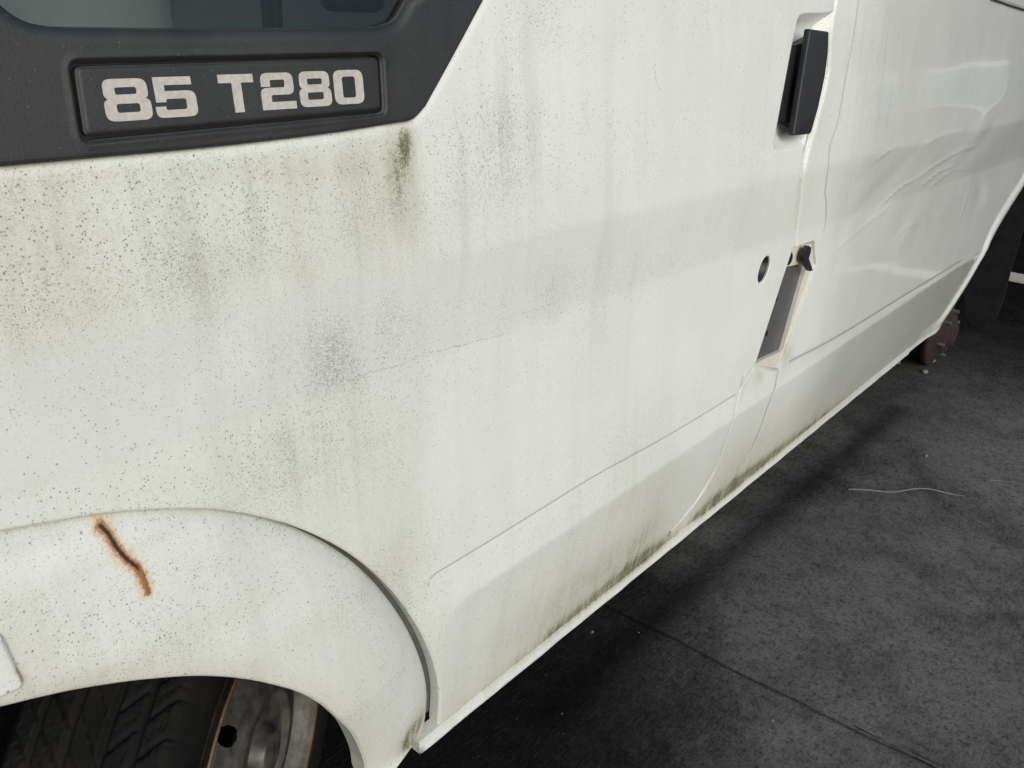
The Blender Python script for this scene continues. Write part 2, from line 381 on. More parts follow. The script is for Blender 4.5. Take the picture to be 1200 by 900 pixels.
def panel(name, outline, mat, parent, res=.008, holes=(), off=0.0, extra=None, edges=(), r=.003, flange=.014,
          creases=True, dense=(), lines=(), attr=None, ring=(.0009, .002, .0038), flange_mat=None):
    """A sheet-metal panel: outline in (x,z), rounded edges, turned-in flange.  edges: (polyline, radius) overrides."""
    loops = [np.asarray(outline, float)] + [np.asarray(h, float) for h in holes]
    O = loops[0]
    lo, hi = O.min(0), O.max(0)
    cand = []
    nx, nz = int((hi[0] - lo[0]) / res) + 2, int((hi[1] - lo[1]) / (res * .866)) + 2
    gx, gz = np.meshgrid(np.arange(nx), np.arange(nz))
    g = np.stack([(lo[0] + (gx + .5 * (gz % 2)) * res).ravel(), (lo[1] + gz * res * .866).ravel()], 1)
    if creases:
        xs = np.arange(lo[0], hi[0], res)
        rows = []
        zz = zc(xs)
        for k, w in zip(range(4), (.004, .010, .006, .006)):
            for o in (-2.2, -1.1, -.4, .4, 1.1, 2.2): rows.append(np.stack([xs, zz[k] + o * w], 1))
        zj = .373 - .017 * xs
        for o in (-.014, -.007, -.003, .001, .005, .012): rows.append(np.stack([xs, zj + o], 1))
        rows = np.concatenate(rows)
        keep = np.ones(len(g), bool)
        for k, w in zip(range(4), (.004, .010, .006, .006)): keep &= np.abs(g[:, 1] - zc(g[:, 0])[k]) > 3 * w
        g = np.concatenate([g[keep], rows])
    for (x0, z0, x1, z1, rs) in dense:
        keep = ~((g[:, 0] > x0) & (g[:, 0] < x1) & (g[:, 1] > z0) & (g[:, 1] < z1))
        a, b = np.meshgrid(np.arange(x0, x1, rs), np.arange(z0, z1, rs))
        g = np.concatenate([g[keep], np.stack([a.ravel(), b.ravel()], 1)])
    for pl_, w in lines:
        pl_ = np.asarray(pl_)
        g = g[dist(g, pl_, False) > 2.6 * w]
        q = spline(pl_, .004)
        t = nrm(np.vstack([q[1:2] - q[:1], q[2:] - q[:-2], q[-1:] - q[-2:-1]]))
        n = np.stack([-t[:, 1], t[:, 0]], 1)
        g = np.concatenate([g] + [q + n * o * w for o in (-2.2, -1.3, -.65, 0, .65, 1.3, 2.2)])
    rings = []
    maxr = max([r] + [e[1] for e in edges])
    rset = list(ring) + [x for x in (.006, .009, .013, .018) if x < maxr * 1.1]
    for L in loops:
        t = nrm(np.roll(L, -1, 0) - np.roll(L, 1, 0))
        n = np.stack([-t[:, 1], t[:, 0]], 1)
        for s in (1, -1):
            for d in rset: rings.append(L + n * s * d)
    rings = np.concatenate(rings) if rings else np.zeros((0, 2))
    def ok(P):
        m = inside(P, O)
        for h in loops[1:]: m &= ~inside(P, h)
        return m
    g = g[ok(g)]
    rings = rings[ok(rings)]
    dmin = lambda P: np.min([dist(P, L) for L in loops], 0)
    g = g[dmin(g) > max((rset[-1] if rset else 0) * 1.3, .3 * res)]
    if len(rings):
        dr = dmin(rings)
        rings = rings[np.min(np.abs(dr[:, None] - np.array(rset)[None]), 1) < .00025]
    co, edg, base = [], [], 0
    for L in loops:
        m = len(L)
        co += [tuple(p) for p in L]
        edg += [(base + i, base + (i + 1) % m) for i in range(m)]
        base += m
    nb = base
    co += [tuple(p) for p in np.concatenate([rings, g])]
    res_cdt = delaunay_2d_cdt([Vector((float(a), float(b))) for a, b in co], edg, [], 0, 1e-6)
    V = np.array([(v.x, v.y) for v in res_cdt[0]])
    F = np.array([f for f in res_cdt[2]], int)
    c = V[F].mean(1)
    F = F[ok(c)]
    ar = (V[F[:, 1]] - V[F[:, 0]]); br = (V[F[:, 2]] - V[F[:, 0]])
    cr = ar[:, 0] * br[:, 1] - ar[:, 1] * br[:, 0]
    F = F[np.abs(cr) > 1e-12]; cr = cr[np.abs(cr) > 1e-12]
    F[cr < 0] = F[cr < 0][:, ::-1]              # counter-clockwise in (x,z): faces -Y
    def Y(P):
        y = Y0(P[:, 0], P[:, 1]) + off
        if extra is not None: y = y + extra(P)
        def rnd(d, rr):
            q = np.clip(rr - d, 0, rr)
            return rr - np.sqrt(np.maximum(rr * rr - q * q, 0))
        e = np.zeros(len(P))
        for L in loops: e = np.maximum(e, rnd(dist(P, L), r))
        for pl, rr in edges: e = np.maximum(e, rnd(dist(P, pl, False), rr))
        return y + e
    def normal(P):
        h = .0006
        yx = (Y(P + [h, 0]) - Y(P - [h, 0])) / (2 * h)
        yz = (Y(P + [0, h]) - Y(P - [0, h])) / (2 * h)
        return nrm(np.stack([yx, -np.ones(len(P)), yz], 1))
    y = Y(V)
    # normals at the very border: sample slightly inside
    N = normal(V)
    verts = np.stack([V[:, 0], y, V[:, 1]], 1)
    faces = [tuple(f) for f in F]
    # flange: boundary edges turned in
    cnt = {}
    for f in F:
        for i in range(3):
            a, b = int(f[i]), int(f[(i + 1) % 3])
            cnt[(a, b)] = 1
    bnd = [(a, b) for (a, b) in cnt if (b, a) not in cnt]
    ev, en, ef = [], [], []
    k0 = len(verts)
    for a, b in bnd:
        pa, pb = verts[a], verts[b]
        t = nrm(pb - pa); out = nrm(np.array([t[2], 0, -t[0]]))
        i = k0 + len(ev)
        ev += [pa, pb, pb + [0, flange, 0], pa + [0, flange, 0]]
        en += [out] * 4
        ef.append((i, i + 3, i + 2, i + 1))
    verts = np.concatenate([verts, np.array(ev)]) if ev else verts
    N = np.concatenate([N, np.array(en)]) if en else N
    fn = [0] * len(faces) + [1] * len(ef)
    faces += ef
    A = dirt(verts[:, 0], verts[:, 2])
    if attr: attr(verts, A)
    o = mesh_obj(name, verts, faces, mat, parent, N, A)
    return o

# ------------------------------------------------------------------ materials
class NT:
    def __init__(s, name):
        s.m = bpy.data.materials.new(name); s.m.use_nodes = True
        s.t = s.m.node_tree; s.n = s.t.nodes; s.b = s.n["Principled BSDF"]
    def new(s, typ, **kw):
        n = s.n.new(typ)
        for k, v in kw.items(): setattr(n, k, v)
        return n
    def put(s, sock, v):
        if hasattr(v, 'is_output'): s.t.links.new(v, sock)
        else: sock.default_value = v
    def math(s, op, a, b=0.0, c=0.0, clamp=False):
        n = s.new("ShaderNodeMath", operation=op); n.use_clamp = clamp
        s.put(n.inputs[0], a); s.put(n.inputs[1], b); s.put(n.inputs[2], c)
        return n.outputs[0]
    def vmath(s, op, a, b=None, scale=None):
        n = s.new("ShaderNodeVectorMath", operation=op)
        s.put(n.inputs[0], a)
        if b is not None: s.put(n.inputs[1], b)
        if scale is not None: s.put(n.inputs["Scale"], scale)
        return n.outputs["Value"] if op in ('LENGTH', 'DOT_PRODUCT', 'DISTANCE') else n.outputs[0]
    def co(s): return s.new("ShaderNodeTexCoord").outputs["Object"]
    def mapped(s, v, scale, loc=(0, 0, 0)):
        n = s.new("ShaderNodeMapping"); s.put(n.inputs[0], v)
        n.inputs["Scale"].default_value = scale; n.inputs["Location"].default_value = loc
        return n.outputs[0]
    def noise(s, v, scale, detail=4, rough=.55, dist=0.0, out=0):
        n = s.new("ShaderNodeTexNoise"); s.put(n.inputs["Vector"], v)
        n.inputs["Scale"].default_value = scale; n.inputs["Detail"].default_value = detail
        n.inputs["Roughness"].default_value = rough; n.inputs["Distortion"].default_value = dist
        return n.outputs[out]
    def vor(s, v, scale, feature='F1'):
        n = s.new("ShaderNodeTexVoronoi", feature=feature); s.put(n.inputs["Vector"], v)
        n.inputs["Scale"].default_value = scale
        return n
    def step(s, v, a, b, x=0.0, y=1.0):
        n = s.new("ShaderNodeMapRange", interpolation_type='SMOOTHSTEP')
        s.put(n.inputs[0], v); n.inputs[1].default_value = a; n.inputs[2].default_value = b
        n.inputs[3].default_value = x; n.inputs[4].default_value = y
        return n.outputs[0]
    def attr(s, name):
        return s.new("ShaderNodeAttribute", attribute_name=name).outputs["Fac"]
    def mix(s, f, a, b):
        n = s.new("ShaderNodeMix", data_type='RGBA'); s.put(n.inputs[0], f)
        for i, v in ((6, a), (7, b)): s.put(n.inputs[i], v if hasattr(v, 'is_output') else (*v, 1.0))
        return n.outputs[2]
    def bump(s, h, strength=.3, dist=.001, normal=None):
        n = s.new("ShaderNodeBump"); s.put(n.inputs["Height"], h)
        n.inputs["Strength"].default_value = strength; n.inputs["Distance"].default_value = dist
        if normal is not None: s.put(n.inputs["Normal"], normal)
        return n.outputs[0]
    def out(s, color=None, rough=None, normal=None, **kw):
        if color is not None: s.put(s.b.inputs["Base Color"], color if hasattr(color, 'is_output') else (*color, 1.0))
        if rough is not None: s.put(s.b.inputs["Roughness"], rough)
        if normal is not None: s.put(s.b.inputs["Normal"], normal)
        for k, v in kw.items(): s.put(s.b.inputs[k.replace('_', ' ')], v)
        return s.m

def white_paint():
    s = NT("dirty_white_paint")
    co = s.co()
    flat = s.mapped(co, (1, .15, 1))
    al, so, sp, cl = s.math('MINIMUM', s.attr("algae"), 1.1), s.attr("soot"), s.attr("speck"), s.attr("clean")
    streak = s.noise(s.mapped(co, (1, .2, .16)), 95, 5, .65)
    cloud = s.noise(flat, 7, 4, .6)
    fine = s.noise(flat, 330, 3, .7)
    grain = s.noise(flat, 900, 2, .7)
    base = s.mix(s.step(cloud, .35, .7), (.712, .752, .722), (.748, .786, .758))
    base = s.mix(s.math('MULTIPLY', s.step(fine, .48, .72), s.math('MULTIPLY_ADD', sp, .22, .06)), base, (.36, .37, .32))
    # thin yellow-green film, thicker and speckled where it has grown into moss
    wet = s.math('MULTIPLY_ADD', streak, 1.5, .25)
    film = s.math('MULTIPLY', s.math('MULTIPLY', al, wet), s.step(grain, .25, .7, .55, 1.1), clamp=True)
    base = s.mix(s.math('MULTIPLY', film, .68), base, (.345, .315, .165))
    mm = s.math('ADD', s.math('MULTIPLY', s.math('MULTIPLY', al, wet), .62), s.math('MULTIPLY_ADD', fine, 1.5, -.75))
    base = s.mix(s.math('MULTIPLY', s.math('MULTIPLY', s.step(mm, .42, .85), s.step(al, .45, .9)), .70), base, (.115, .115, .048))
    mm2 = s.math('ADD', s.math('MULTIPLY', s.math('MULTIPLY', al, wet), .7), s.math('MULTIPLY_ADD', grain, 1.6, -.8))
    base = s.mix(s.math('MULTIPLY', s.math('MULTIPLY', s.step(mm2, .62, 1.0), s.step(al, .5, 1.0)), .75), base, (.045, .047, .020))
    # rain-washed vertical tone
    wash = s.noise(s.mapped(co, (1, .2, .07)), 26, 4, .6)
    base = s.mix(s.math('MULTIPLY', s.step(wash, .46, .72), s.math('MULTIPLY_ADD', sp, .16, .05)), base, (.36, .37, .31))
    f2 = s.math('MULTIPLY', so, s.step(s.noise(flat, 520, 4, .75), .40, .64), clamp=True)
    base = s.mix(s.math('MULTIPLY', s.math('MULTIPLY', f2, s.math('MULTIPLY_ADD', streak, 1.4, .3)), .60, clamp=True), base, (.19, .185, .175))
    # specks: cells that each hold, or do not hold, a dark spot
    dens0 = s.math('MULTIPLY', s.math('ADD', sp, s.math('ADD', s.math('MULTIPLY', al, .5), s.math('MULTIPLY', so, .6))),
                   s.math('MULTIPLY_ADD', s.noise(s.mapped(co, (1, .2, .35)), 34, 4, .65), 2.6, -.80))
    for scale, rad, amt, alpha, b in ((840, .38, .55, .50, .05), (430, .32, .42, .72, .028), (240, .20, .18, .82, .012), (130, .13, .05, .84, .007), (50, .08, .06, .86, .014)):
        warp = s.vmath('ADD', flat, s.vmath('SCALE', s.noise(flat, scale * .9, 2, .5, out=1), scale=.55 / scale))
        v = s.vor(warp, scale)
        sep = s.new("ShaderNodeSeparateColor"); s.put(sep.inputs[0], v.outputs["Color"])
        has = s.math('LESS_THAN', sep.outputs[0], s.math('MULTIPLY_ADD', dens0, amt, b))
        size = s.math('MULTIPLY_ADD', sep.outputs[1], rad, rad * .45)
        spot = s.step(s.math('DIVIDE', v.outputs["Distance"], size), 1.0, .55)
        dark = s.mix(sep.outputs[2], (.055, .053, .042), (.19, .185, .15))
        base = s.mix(s.math('MULTIPLY', s.math('MULTIPLY', spot, has), alpha), base, dark)
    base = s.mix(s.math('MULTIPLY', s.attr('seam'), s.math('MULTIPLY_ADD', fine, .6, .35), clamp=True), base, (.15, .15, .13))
    # thin scratches and scuffs
    xz = s.vmath('MULTIPLY', s.vmath('ADD', co, s.vmath('SCALE', s.vmath('SUBTRACT', s.noise(flat, 60, 2, .5, out=1), (.5, .5, .5)), scale=.006)), (1, 0, 1))
    tot = None
    for nm, w in (('scr1', .0012), ('scr2', .0008), ('scr3', .0006), ('scr4', .0006), ('scr5', .0008), ('scr6', .0005), ('scr7', .0003)):
        P = DATA[nm]
        for a, b in zip(P[:-1], P[1:]):
            ab = (b[0] - a[0], 0, b[1] - a[1]); L2 = ab[0] ** 2 + ab[2] ** 2
            pa = s.vmath('SUBTRACT', xz, (a[0], 0, a[1]))
            h = s.math('MULTIPLY', s.vmath('DOT_PRODUCT', pa, ab), 1 / L2, clamp=True)
            d = s.vmath('LENGTH', s.vmath('SUBTRACT', pa, s.vmath('SCALE', ab, scale=h)))
            m = s.step(d, w, w * .35)
            tot = m if tot is None else s.math('MAXIMUM', tot, m)
    scuff = s.math('MULTIPLY', tot, s.step(fine, .42, .60))
    base = s.mix(s.math('MULTIPLY', scuff, .65), base, (.10, .095, .085))
    # rust
    ru, rc = s.attr("rust"), s.attr("rustcore")
    rn = s.noise(flat, 230, 5, .75); rn2 = s.noise(flat, 700, 3, .7)
    nz = s.math('ADD', s.math('MULTIPLY_ADD', rn, 1.5, -.75), s.math('MULTIPLY_ADD', rn2, .8, -.4))
    halo = s.step(s.math('ADD', ru, s.math('MULTIPLY', nz, .8)), .12, .80)
    base = s.mix(s.math('MULTIPLY', halo, .74), base, (.58, .31, .09))
    base = s.mix(s.math('MULTIPLY', s.step(s.math('ADD', ru, s.math('MULTIPLY', nz, .60)), .48, .90), .9), base, (.27, .105, .038))
    base = s.mix(s.step(s.math('ADD', rc, s.math('MULTIPLY', nz, .6)), .42, .75), base, (.040, .022, .016))
    rough = s.math('SUBTRACT', s.math('MULTIPLY_ADD', cloud, .12, .36), s.math('MULTIPLY', cl, .31))
    rough = s.math('ADD', rough, s.math('MULTIPLY', ru, .3))
    hgt = s.math('ADD', s.math('MULTIPLY', fine, .25), s.math('MULTIPLY', s.noise(flat, 55, 2), .5))
    return s.out(base, rough, s.bump(hgt, .12, .0006), Coat_Weight=s.math('MULTIPLY_ADD', cl, .7, .25), Coat_Roughness=s.math('MULTIPLY_ADD', cl, -.18, .21))

def simple(name, color, rough=.5, var=.25, scale=60, bump=0, bscale=400, bdist=.0006, **kw):
    s = NT(name); co = s.co()
    n = s.noise(co, scale, 5, .6)
    c = s.mix(n, tuple(v * (1 - var) for v in color), tuple(min(1, v * (1 + var)) for v in color))
    nrml = s.bump(s.noise(co, bscale, 3, .6), bump, bdist) if bump else None
    return s.out(c, s.math('MULTIPLY_ADD', n, .15, rough - .075), nrml, **kw)

def black_plastic():
    s = NT("weathered_black_plastic"); co = s.co()
    n = s.noise(s.mapped(co, (1, 1, .4)), 22, 5, .65)
    c = s.mix(s.step(n, .3, .75), (.020, .0225, .0225), (.030, .0335, .0335))
    dust = s.vor(co, 420)
    sep = s.new("ShaderNodeSeparateColor"); s.put(sep.inputs[0], dust.outputs["Color"])
    m = s.math('MULTIPLY', s.math('LESS_THAN', sep.outputs[0], .05), s.step(dust.outputs["Distance"], .3, .1))
    c = s.mix(s.math('MULTIPLY', m, .35), c, (.30, .30, .27))
    g = s.noise(co, 1500, 2, .5)
    c = s.mix(s.math('MULTIPLY', s.step(g, .45, .7), .35), c, (.052, .055, .055))
    return s.out(c, s.math('MULTIPLY_ADD', n, .2, .40), s.bump(s.math('ADD', g, s.noise(co, 700, 2)), .5, .0004))

def letter_print():
    s = NT("worn_silver_print"); co = s.co()
    n = s.noise(co, 260, 5, .65)
    c = s.mix(s.step(n, .38, .62), (.45, .44, .40), (.53, .52, .48))
    return s.out(c, .5)

def rusty(name, a=(.055, .020, .013), b=(.018, .012, .010), silver=None, amt=.5):
    s = NT(name); co = s.co()
    n = s.noise(co, 28, 6, .7); n2 = s.noise(co, 160, 4, .7)
    c = s.mix(s.step(n, .35, .65), a, b)
    c = s.mix(s.math('MULTIPLY', s.step(n2, .55, .75), .5), c, (.045, .018, .010))
    return s.out(c, .85, s.bump(n2, .6, .002))

def wheel_silver():
    s = NT("dirty_silver_steel"); co = s.co()
    ru = s.attr("rust")
    n = s.noise(co, 24, 6, .68); n2 = s.noise(co, 130, 4, .7)
    c = s.mix(s.step(n, .32, .7), (.032, .032, .030), (.115, .115, .108))
    sp = s.step(s.math('ADD', n2, s.math('MULTIPLY', ru, .4)), .62, .78)
    c = s.mix(s.math('MULTIPLY', sp, .75), c, (.15, .075, .03))
    c = s.mix(s.step(s.math('ADD', ru, s.math('MULTIPLY_ADD', n2, .8, -.4)), .4, .8), c, (.058, .026, .014))
    return s.out(c, .5, s.bump(n2, .3, .001), Metallic=.25)

def rubber(name, c1=(.012, .012, .012), c2=(.030, .030, .029)):
    s = NT(name); co = s.co()
    n = s.noise(co, 18, 6, .7); f = s.noise(co, 420, 3, .7)
    c = s.mix(s.step(n, .35, .7), c1, c2)
    c = s.mix(s.math('MULTIPLY', s.step(f, .62, .78), .5), c, (.045, .044, .040))
    return s.out(c, .8, s.bump(f, .35, .0008), Specular_IOR_Level=.18)

def asphalt():
    s = NT("dark_oil_stained_concrete"); co = s.co()
    big = s.noise(co, .9, 5, .6, .6); mid = s.noise(co, 4.5, 6, .68, .8); mid2 = s.noise(co, 17, 6, .7)
    fine = s.noise(co, 140, 4, .75); grain = s.noise(co, 430, 3, .75)
    pale, stain = s.attr("pale"), s.attr("stain")
    tone = s.math('ADD', s.math('MULTIPLY', mid, .5), s.math('MULTIPLY', fine, .5))
    c = s.mix(s.step(tone, .36, .66), (.0045, .0046, .0044), (.0105, .0108, .0104))
    soft = s.math('ADD', s.math('MULTIPLY', big, .45), s.math('MULTIPLY', mid, .55))
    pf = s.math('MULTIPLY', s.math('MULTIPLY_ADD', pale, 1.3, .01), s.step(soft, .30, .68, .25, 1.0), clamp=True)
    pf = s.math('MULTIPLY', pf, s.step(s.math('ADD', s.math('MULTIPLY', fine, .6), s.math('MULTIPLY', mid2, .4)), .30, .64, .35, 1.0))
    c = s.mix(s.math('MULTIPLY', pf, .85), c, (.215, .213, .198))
    scratch = s.noise(s.mapped(co, (.25, 1.2, 1)), 150, 4, .75)
    c = s.mix(s.math('MULTIPLY', s.step(scratch, .50, .64), s.math('MULTIPLY_ADD', pale, .55, .07)), c, (.16, .16, .150))
    mot = s.noise(co, 62, 5, .8)
    c = s.mix(s.math('MULTIPLY', s.step(mot, .50, .36), .55), c, (.008, .008, .0078))
    c = s.mix(s.math('MULTIPLY', s.step(grain, .56, .68), s.math('MULTIPLY_ADD', pale, .55, .08)), c, (.21, .21, .195))
    c = s.mix(s.math('MULTIPLY', s.step(grain, .47, .32), .7), c, (.005, .005, .005))
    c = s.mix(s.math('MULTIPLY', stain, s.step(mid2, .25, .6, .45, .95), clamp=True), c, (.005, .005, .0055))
    c = s.mix(s.math('MULTIPLY', s.attr('joint'), s.step(mid2, .3, .55, .4, 1.0), clamp=True), c, (.003, .003, .003))
    # hairline cracks in a few places
    v = s.new("ShaderNodeTexVoronoi", feature='DISTANCE_TO_EDGE')
    s.put(v.inputs["Vector"], s.vmath('ADD', co, s.vmath('SCALE', s.noise(co, 7, 5, .65, out=1), scale=.22)))
    v.inputs["Scale"].default_value = 2.1
    cr = s.math('MULTIPLY', s.step(v.outputs["Distance"], .004, .001), s.step(s.noise(co, 1.7, 2), .64, .72))
    c = s.mix(s.math('MULTIPLY', cr, .7), c, (.006, .006, .006))
    lum = s.step(s.noise(s.mapped(co, (.35, 1, 1)), 11, 5, .7), .68, .75)
    c = s.mix(s.math('MULTIPLY', lum, .15), c, (.050, .050, .048))
    h = s.math('ADD', s.math('MULTIPLY', fine, .6), s.math('SUBTRACT', s.math('MULTIPLY', grain, .5), s.math('MULTIPLY', cr, 1.5)))
    rough = s.math('SUBTRACT', .88, s.math('MULTIPLY', stain, .25))
    return s.out(c, rough, s.bump(h, .8, .004), Specular_IOR_Level=0.0)

def glass():
    s = NT("tinted_glass"); co = s.co()
    tr = s.new("ShaderNodeBsdfTransparent"); tr.inputs[0].default_value = (.62, .67, .66, 1)
    gl = s.new("ShaderNodeBsdfGlossy"); gl.inputs["Roughness"].default_value = .03
    fr = s.new("ShaderNodeFresnel"); fr.inputs["IOR"].default_value = 1.5
    mx = s.new("ShaderNodeMixShader")
    s.put(mx.inputs[0], fr.outputs[0]); s.put(mx.inputs[1], tr.outputs[0]); s.put(mx.inputs[2], gl.outputs[0])
    out = [n for n in s.n if n.type == 'OUTPUT_MATERIAL'][0]
    s.t.links.new(mx.outputs[0], out.inputs[0])
    return s.m

M = dict(paint=white_paint(), plastic=black_plastic(), letter=letter_print(), glass=glass(),
         seal=simple("black_rubber_seal", (.012, .012, .013), .45),
         handle=simple("black_handle_plastic", (.020, .021, .022), .42, .2, 90, .35, 900, .0004),
         gapshade=simple("grey_gap_shade", (.085, .085, .08), .7, .3, 60),
         basep=simple("black_handle_base", (.009, .0095, .010), .5, .2, 60),
         cream=simple("bare_cream_primer", (.60, .58, .50), .5, .14, 70),
         grey=simple("grey_inner_steel", (.085, .085, .088), .38, .12, 14),
         hole=simple("dark_hole", (.008, .008, .008), .8),
         tyre=rubber("tyre_rubber", (.0045, .0046, .0046), (.010, .010, .0098)), flap=rubber("mudflap_rubber", (.010, .011, .012), (.020, .021, .022)),
         liner=rubber("wheel_arch_liner", (.010, .0105, .010), (.022, .0225, .021)),
         rust=rusty("red_brown_rust", (.022, .009, .006), (.006, .005, .0045)), steel=wheel_silver(),
         bolt=simple("grey_bolt_steel", (.12, .12, .12), .5, .4, 90, Metallic=.3),
         under=simple("underbody_grime", (.030, .029, .027), .85, .4, 20),
         cloth=simple("grey_seat_cloth", (.34, .35, .35), .85, .15, 30, .4, 700, .0006),
         trimgrey=simple("grey_cab_trim", (.32, .33, .335), .7, .15, 12),
         ground=asphalt(), stone=simple("pale_grit", (.17, .165, .15), .9, .4, 80),
         grit=simple("grey_grit", (.12, .12, .11), .9, .4, 80),
         straw=simple("bleached_straw", (.16, .157, .145), .8, .3, 60),
         kerb=simple("sunlit_pale_concrete", (.48, .43, .38), .85, .2, 25, .4, 120, .002))

# ------------------------------------------------------------------ ground
def build_ground():
    g = np.concatenate([-np.geomspace(300, 1.2, 26), np.arange(-1.0, 6.5, .022), np.geomspace(6.6, 300, 28)])
    JX = 1.372
    g = g[np.abs(g - JX) > .03]
    xs = np.sort(np.concatenate([g, JX + np.array([-.022, -.012, -.006, -.0035, -.0018, 0, .0018, .0035, .006, .012, .022])]))
    ys = np.concatenate([-np.geomspace(300, 1.6, 26), np.arange(-1.5, 1.0, .022), np.geomspace(1.05, 300, 28)])
    X, Yy = np.meshgrid(xs, ys)
    x, y = X.ravel(), Yy.ravel()
    jx = JX + .004 * np.sin(y * 7.0) + .0025 * np.sin(y * 23 + 1) - .045 * y * .0
    # follow the joint: shift columns next to it sideways
    wgt = np.exp(-((x - JX) / .03) ** 2)
    x2 = x + wgt * (.004 * np.sin(y * 7.0) + .0025 * np.sin(y * 23 + 1) - .07 * (y - .23)* (np.abs(y) < 1.5))
    zz = np.where(np.abs(x - JX) < .0022, -.010, 0.0) + np.where((np.abs(x - JX) >= .0022) & (np.abs(x - JX) < .0055), -.0025, 0)
    zz += .0025 * np.sin(x * 3.1 + y * 1.7) * np.sin(y * 4.3 - x) * (np.abs(x) < 7) * (np.abs(y) < 2)
    v = np.stack([x2, y, zz], 1)
    nx, ny = len(xs), len(ys)
    i = (np.arange(ny - 1)[:, None] * nx + np.arange(nx - 1)[None]).ravel()
    f = np.stack([i, i + 1, i + nx + 1, i + nx], 1)
    P = np.stack([x2, y], 1)
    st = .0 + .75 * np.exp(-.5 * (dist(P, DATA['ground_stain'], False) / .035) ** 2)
    pale = np.zeros(len(x))
    for bx, by, r in DATA['blotch']: pale = np.maximum(pale, np.exp(-.5 * (((x - bx) / (r * 1.5)) ** 2 + ((y - by) / r) ** 2)))
    pale = np.maximum(pale, .85 * np.clip((-.22 - y) * 2.2, 0, 1))  # paler away from the van: its shade put into the ground colour
    jt = np.exp(-((x - JX) / .0032) ** 2) * (np.abs(y) < 1.5)
    o = mesh_obj("ground", v, f, M['ground'], None, None, dict(stain=st, pale=pale, joint=jt))
    o['kind'] = 'structure'
build_ground()

# ------------------------------------------------------------------ the van
van = bpy.data.objects.new("van", None)
COL.objects.link(van)
van['label'] = "dirty white panel van with black window surround lettered 85 T280 and a rust streak"
van['category'] = "van"

D = {k: np.array(v) for k, v in DATA.items()}
sg = lambda k, st=.005: spline(D[k], st)
TOP = 1.62
xr = lambda x: (x, .352 - .017 * x)
zlip = lambda x: .352 - .017 * x
zjoint = lambda x: .373 - .017 * x
LEFT = -.45

# --- black window surround
slope = D['trim_slope']
top_of_slope = slope[-1] + (slope[-1] - slope[0]) * ((TOP - slope[-1][1]) / (slope[-1][1] - slope[0][1]))
trim_poly = join([(LEFT, TOP), (LEFT, 1.192)], sg('trim_bottom'), sg('trim_corner', .002), sg('trim_slope'), [tuple(slope[-1]), tuple(top_of_slope)])
trim_poly = trim_poly
win_right = D['win_cr'][-1]
win_dir = (top_of_slope - slope[0]) / np.hypot(*(top_of_slope - slope[0]))
win_top = win_right + win_dir * ((1.56 - win_right[1]) / win_dir[1])
win_poly = join([(-.30, 1.56), (-.30, 1.30), tuple(D['win_cl'][0] + [-.03, .035])], sg('win_cl', .003), sg('win_bottom'), sg('win_cr', .002),
                [tuple(win_right), tuple(win_top - win_dir * .03), tuple(win_top - [.02, 0])])
def rounded_quad(q, r, n=5):
    q = np.array(q); out = []
    for i in range(len(q)):
        p, a, b = q[i], q[i - 1], q[(i + 1) % len(q)]
        u, v = nrm(a - p), nrm(b - p)
        s, e = p + u * r, p + v * r
        for k in range(n + 1):
            t = k / n
            out.append((1 - t) ** 2 * s + 2 * t * (1 - t) * p + t * t * e)
    return np.array(out)
def resample(poly, step):
    poly = np.asarray(poly); o = []
    for i in range(len(poly)):
        a, b = poly[i], poly[(i + 1) % len(poly)]
        k = max(1, int(np.hypot(*(b - a)) / step))
        o += [a + (b - a) * j / k for j in range(k)]
    return np.array(o)
bq = D['badge']
bc = bq.mean(0)
badge_hole = resample(rounded_quad(bq, .006), .004)
def inset(q, d):
    q = np.array(q); c = q.mean(0); return c + (q - c) * (1 - d / np.maximum(np.abs(q - c), 1e-6))
badge_plate_poly = resample(rounded_quad(inset(bq, .0028), .005), .004)
def trim_extra(P):
    # a raised rib around the badge and a moulded lip round the window
    d = dist(P, badge_hole)
    return -.0010 * np.exp(-((d - .0035) / .0016) ** 2)
surround = panel("window_surround", trim_poly, M['plastic'], van, .008, holes=[win_poly, badge_hole], off=-.004, extra=trim_extra,
      edges=[(np.vstack([win_poly, win_poly[:1]]), .010)], r=.004, flange=.010, creases=False)
badge = panel("model_badge", badge_plate_poly, M['plastic'], van, .006, off=-.0028, r=.003, flange=.006, creases=False)
backing = panel("badge_backing", resample(rounded_quad(inset(bq, -.004), .005), .01), M['seal'], van, .02, off=.006, r=.001, flange=.002, creases=False)

# --- lettering on the badge: extended square characters
def rpoly(pts):
    out = []
    n = len(pts)
    for i in range(n):
        p = np.array(pts[i][:2], float); r = pts[i][2] if len(pts[i]) > 2 else 0
        if r == 0: out.append(p); continue
        a, b = np.array(pts[i - 1][:2]), np.array(pts[(i + 1) % n][:2])
        u, v = nrm(a - p), nrm(b - p)
        for k in range(6):
            t = k / 5
            out.append((1 - t) ** 2 * (p + u * r) + 2 * t * (1 - t) * p + t * t * (p + v * r))
    return np.array(out)
G8 = (rpoly([(.03, 1, .2), (.97, 1, .2), (.97, .56, .09), (.90, .525), (1, .48, .10), (1, 0, .2), (0, 0, .2), (0, .48, .10), (.10, .525), (.03, .56, .09)]),
      [rpoly([(.27, .63, .05), (.73, .63, .05), (.73, .80, .05), (.27, .80, .05)]), rpoly([(.25, .20, .06), (.75, .20, .06), (.75, .41, .06), (.25, .41, .06)])])
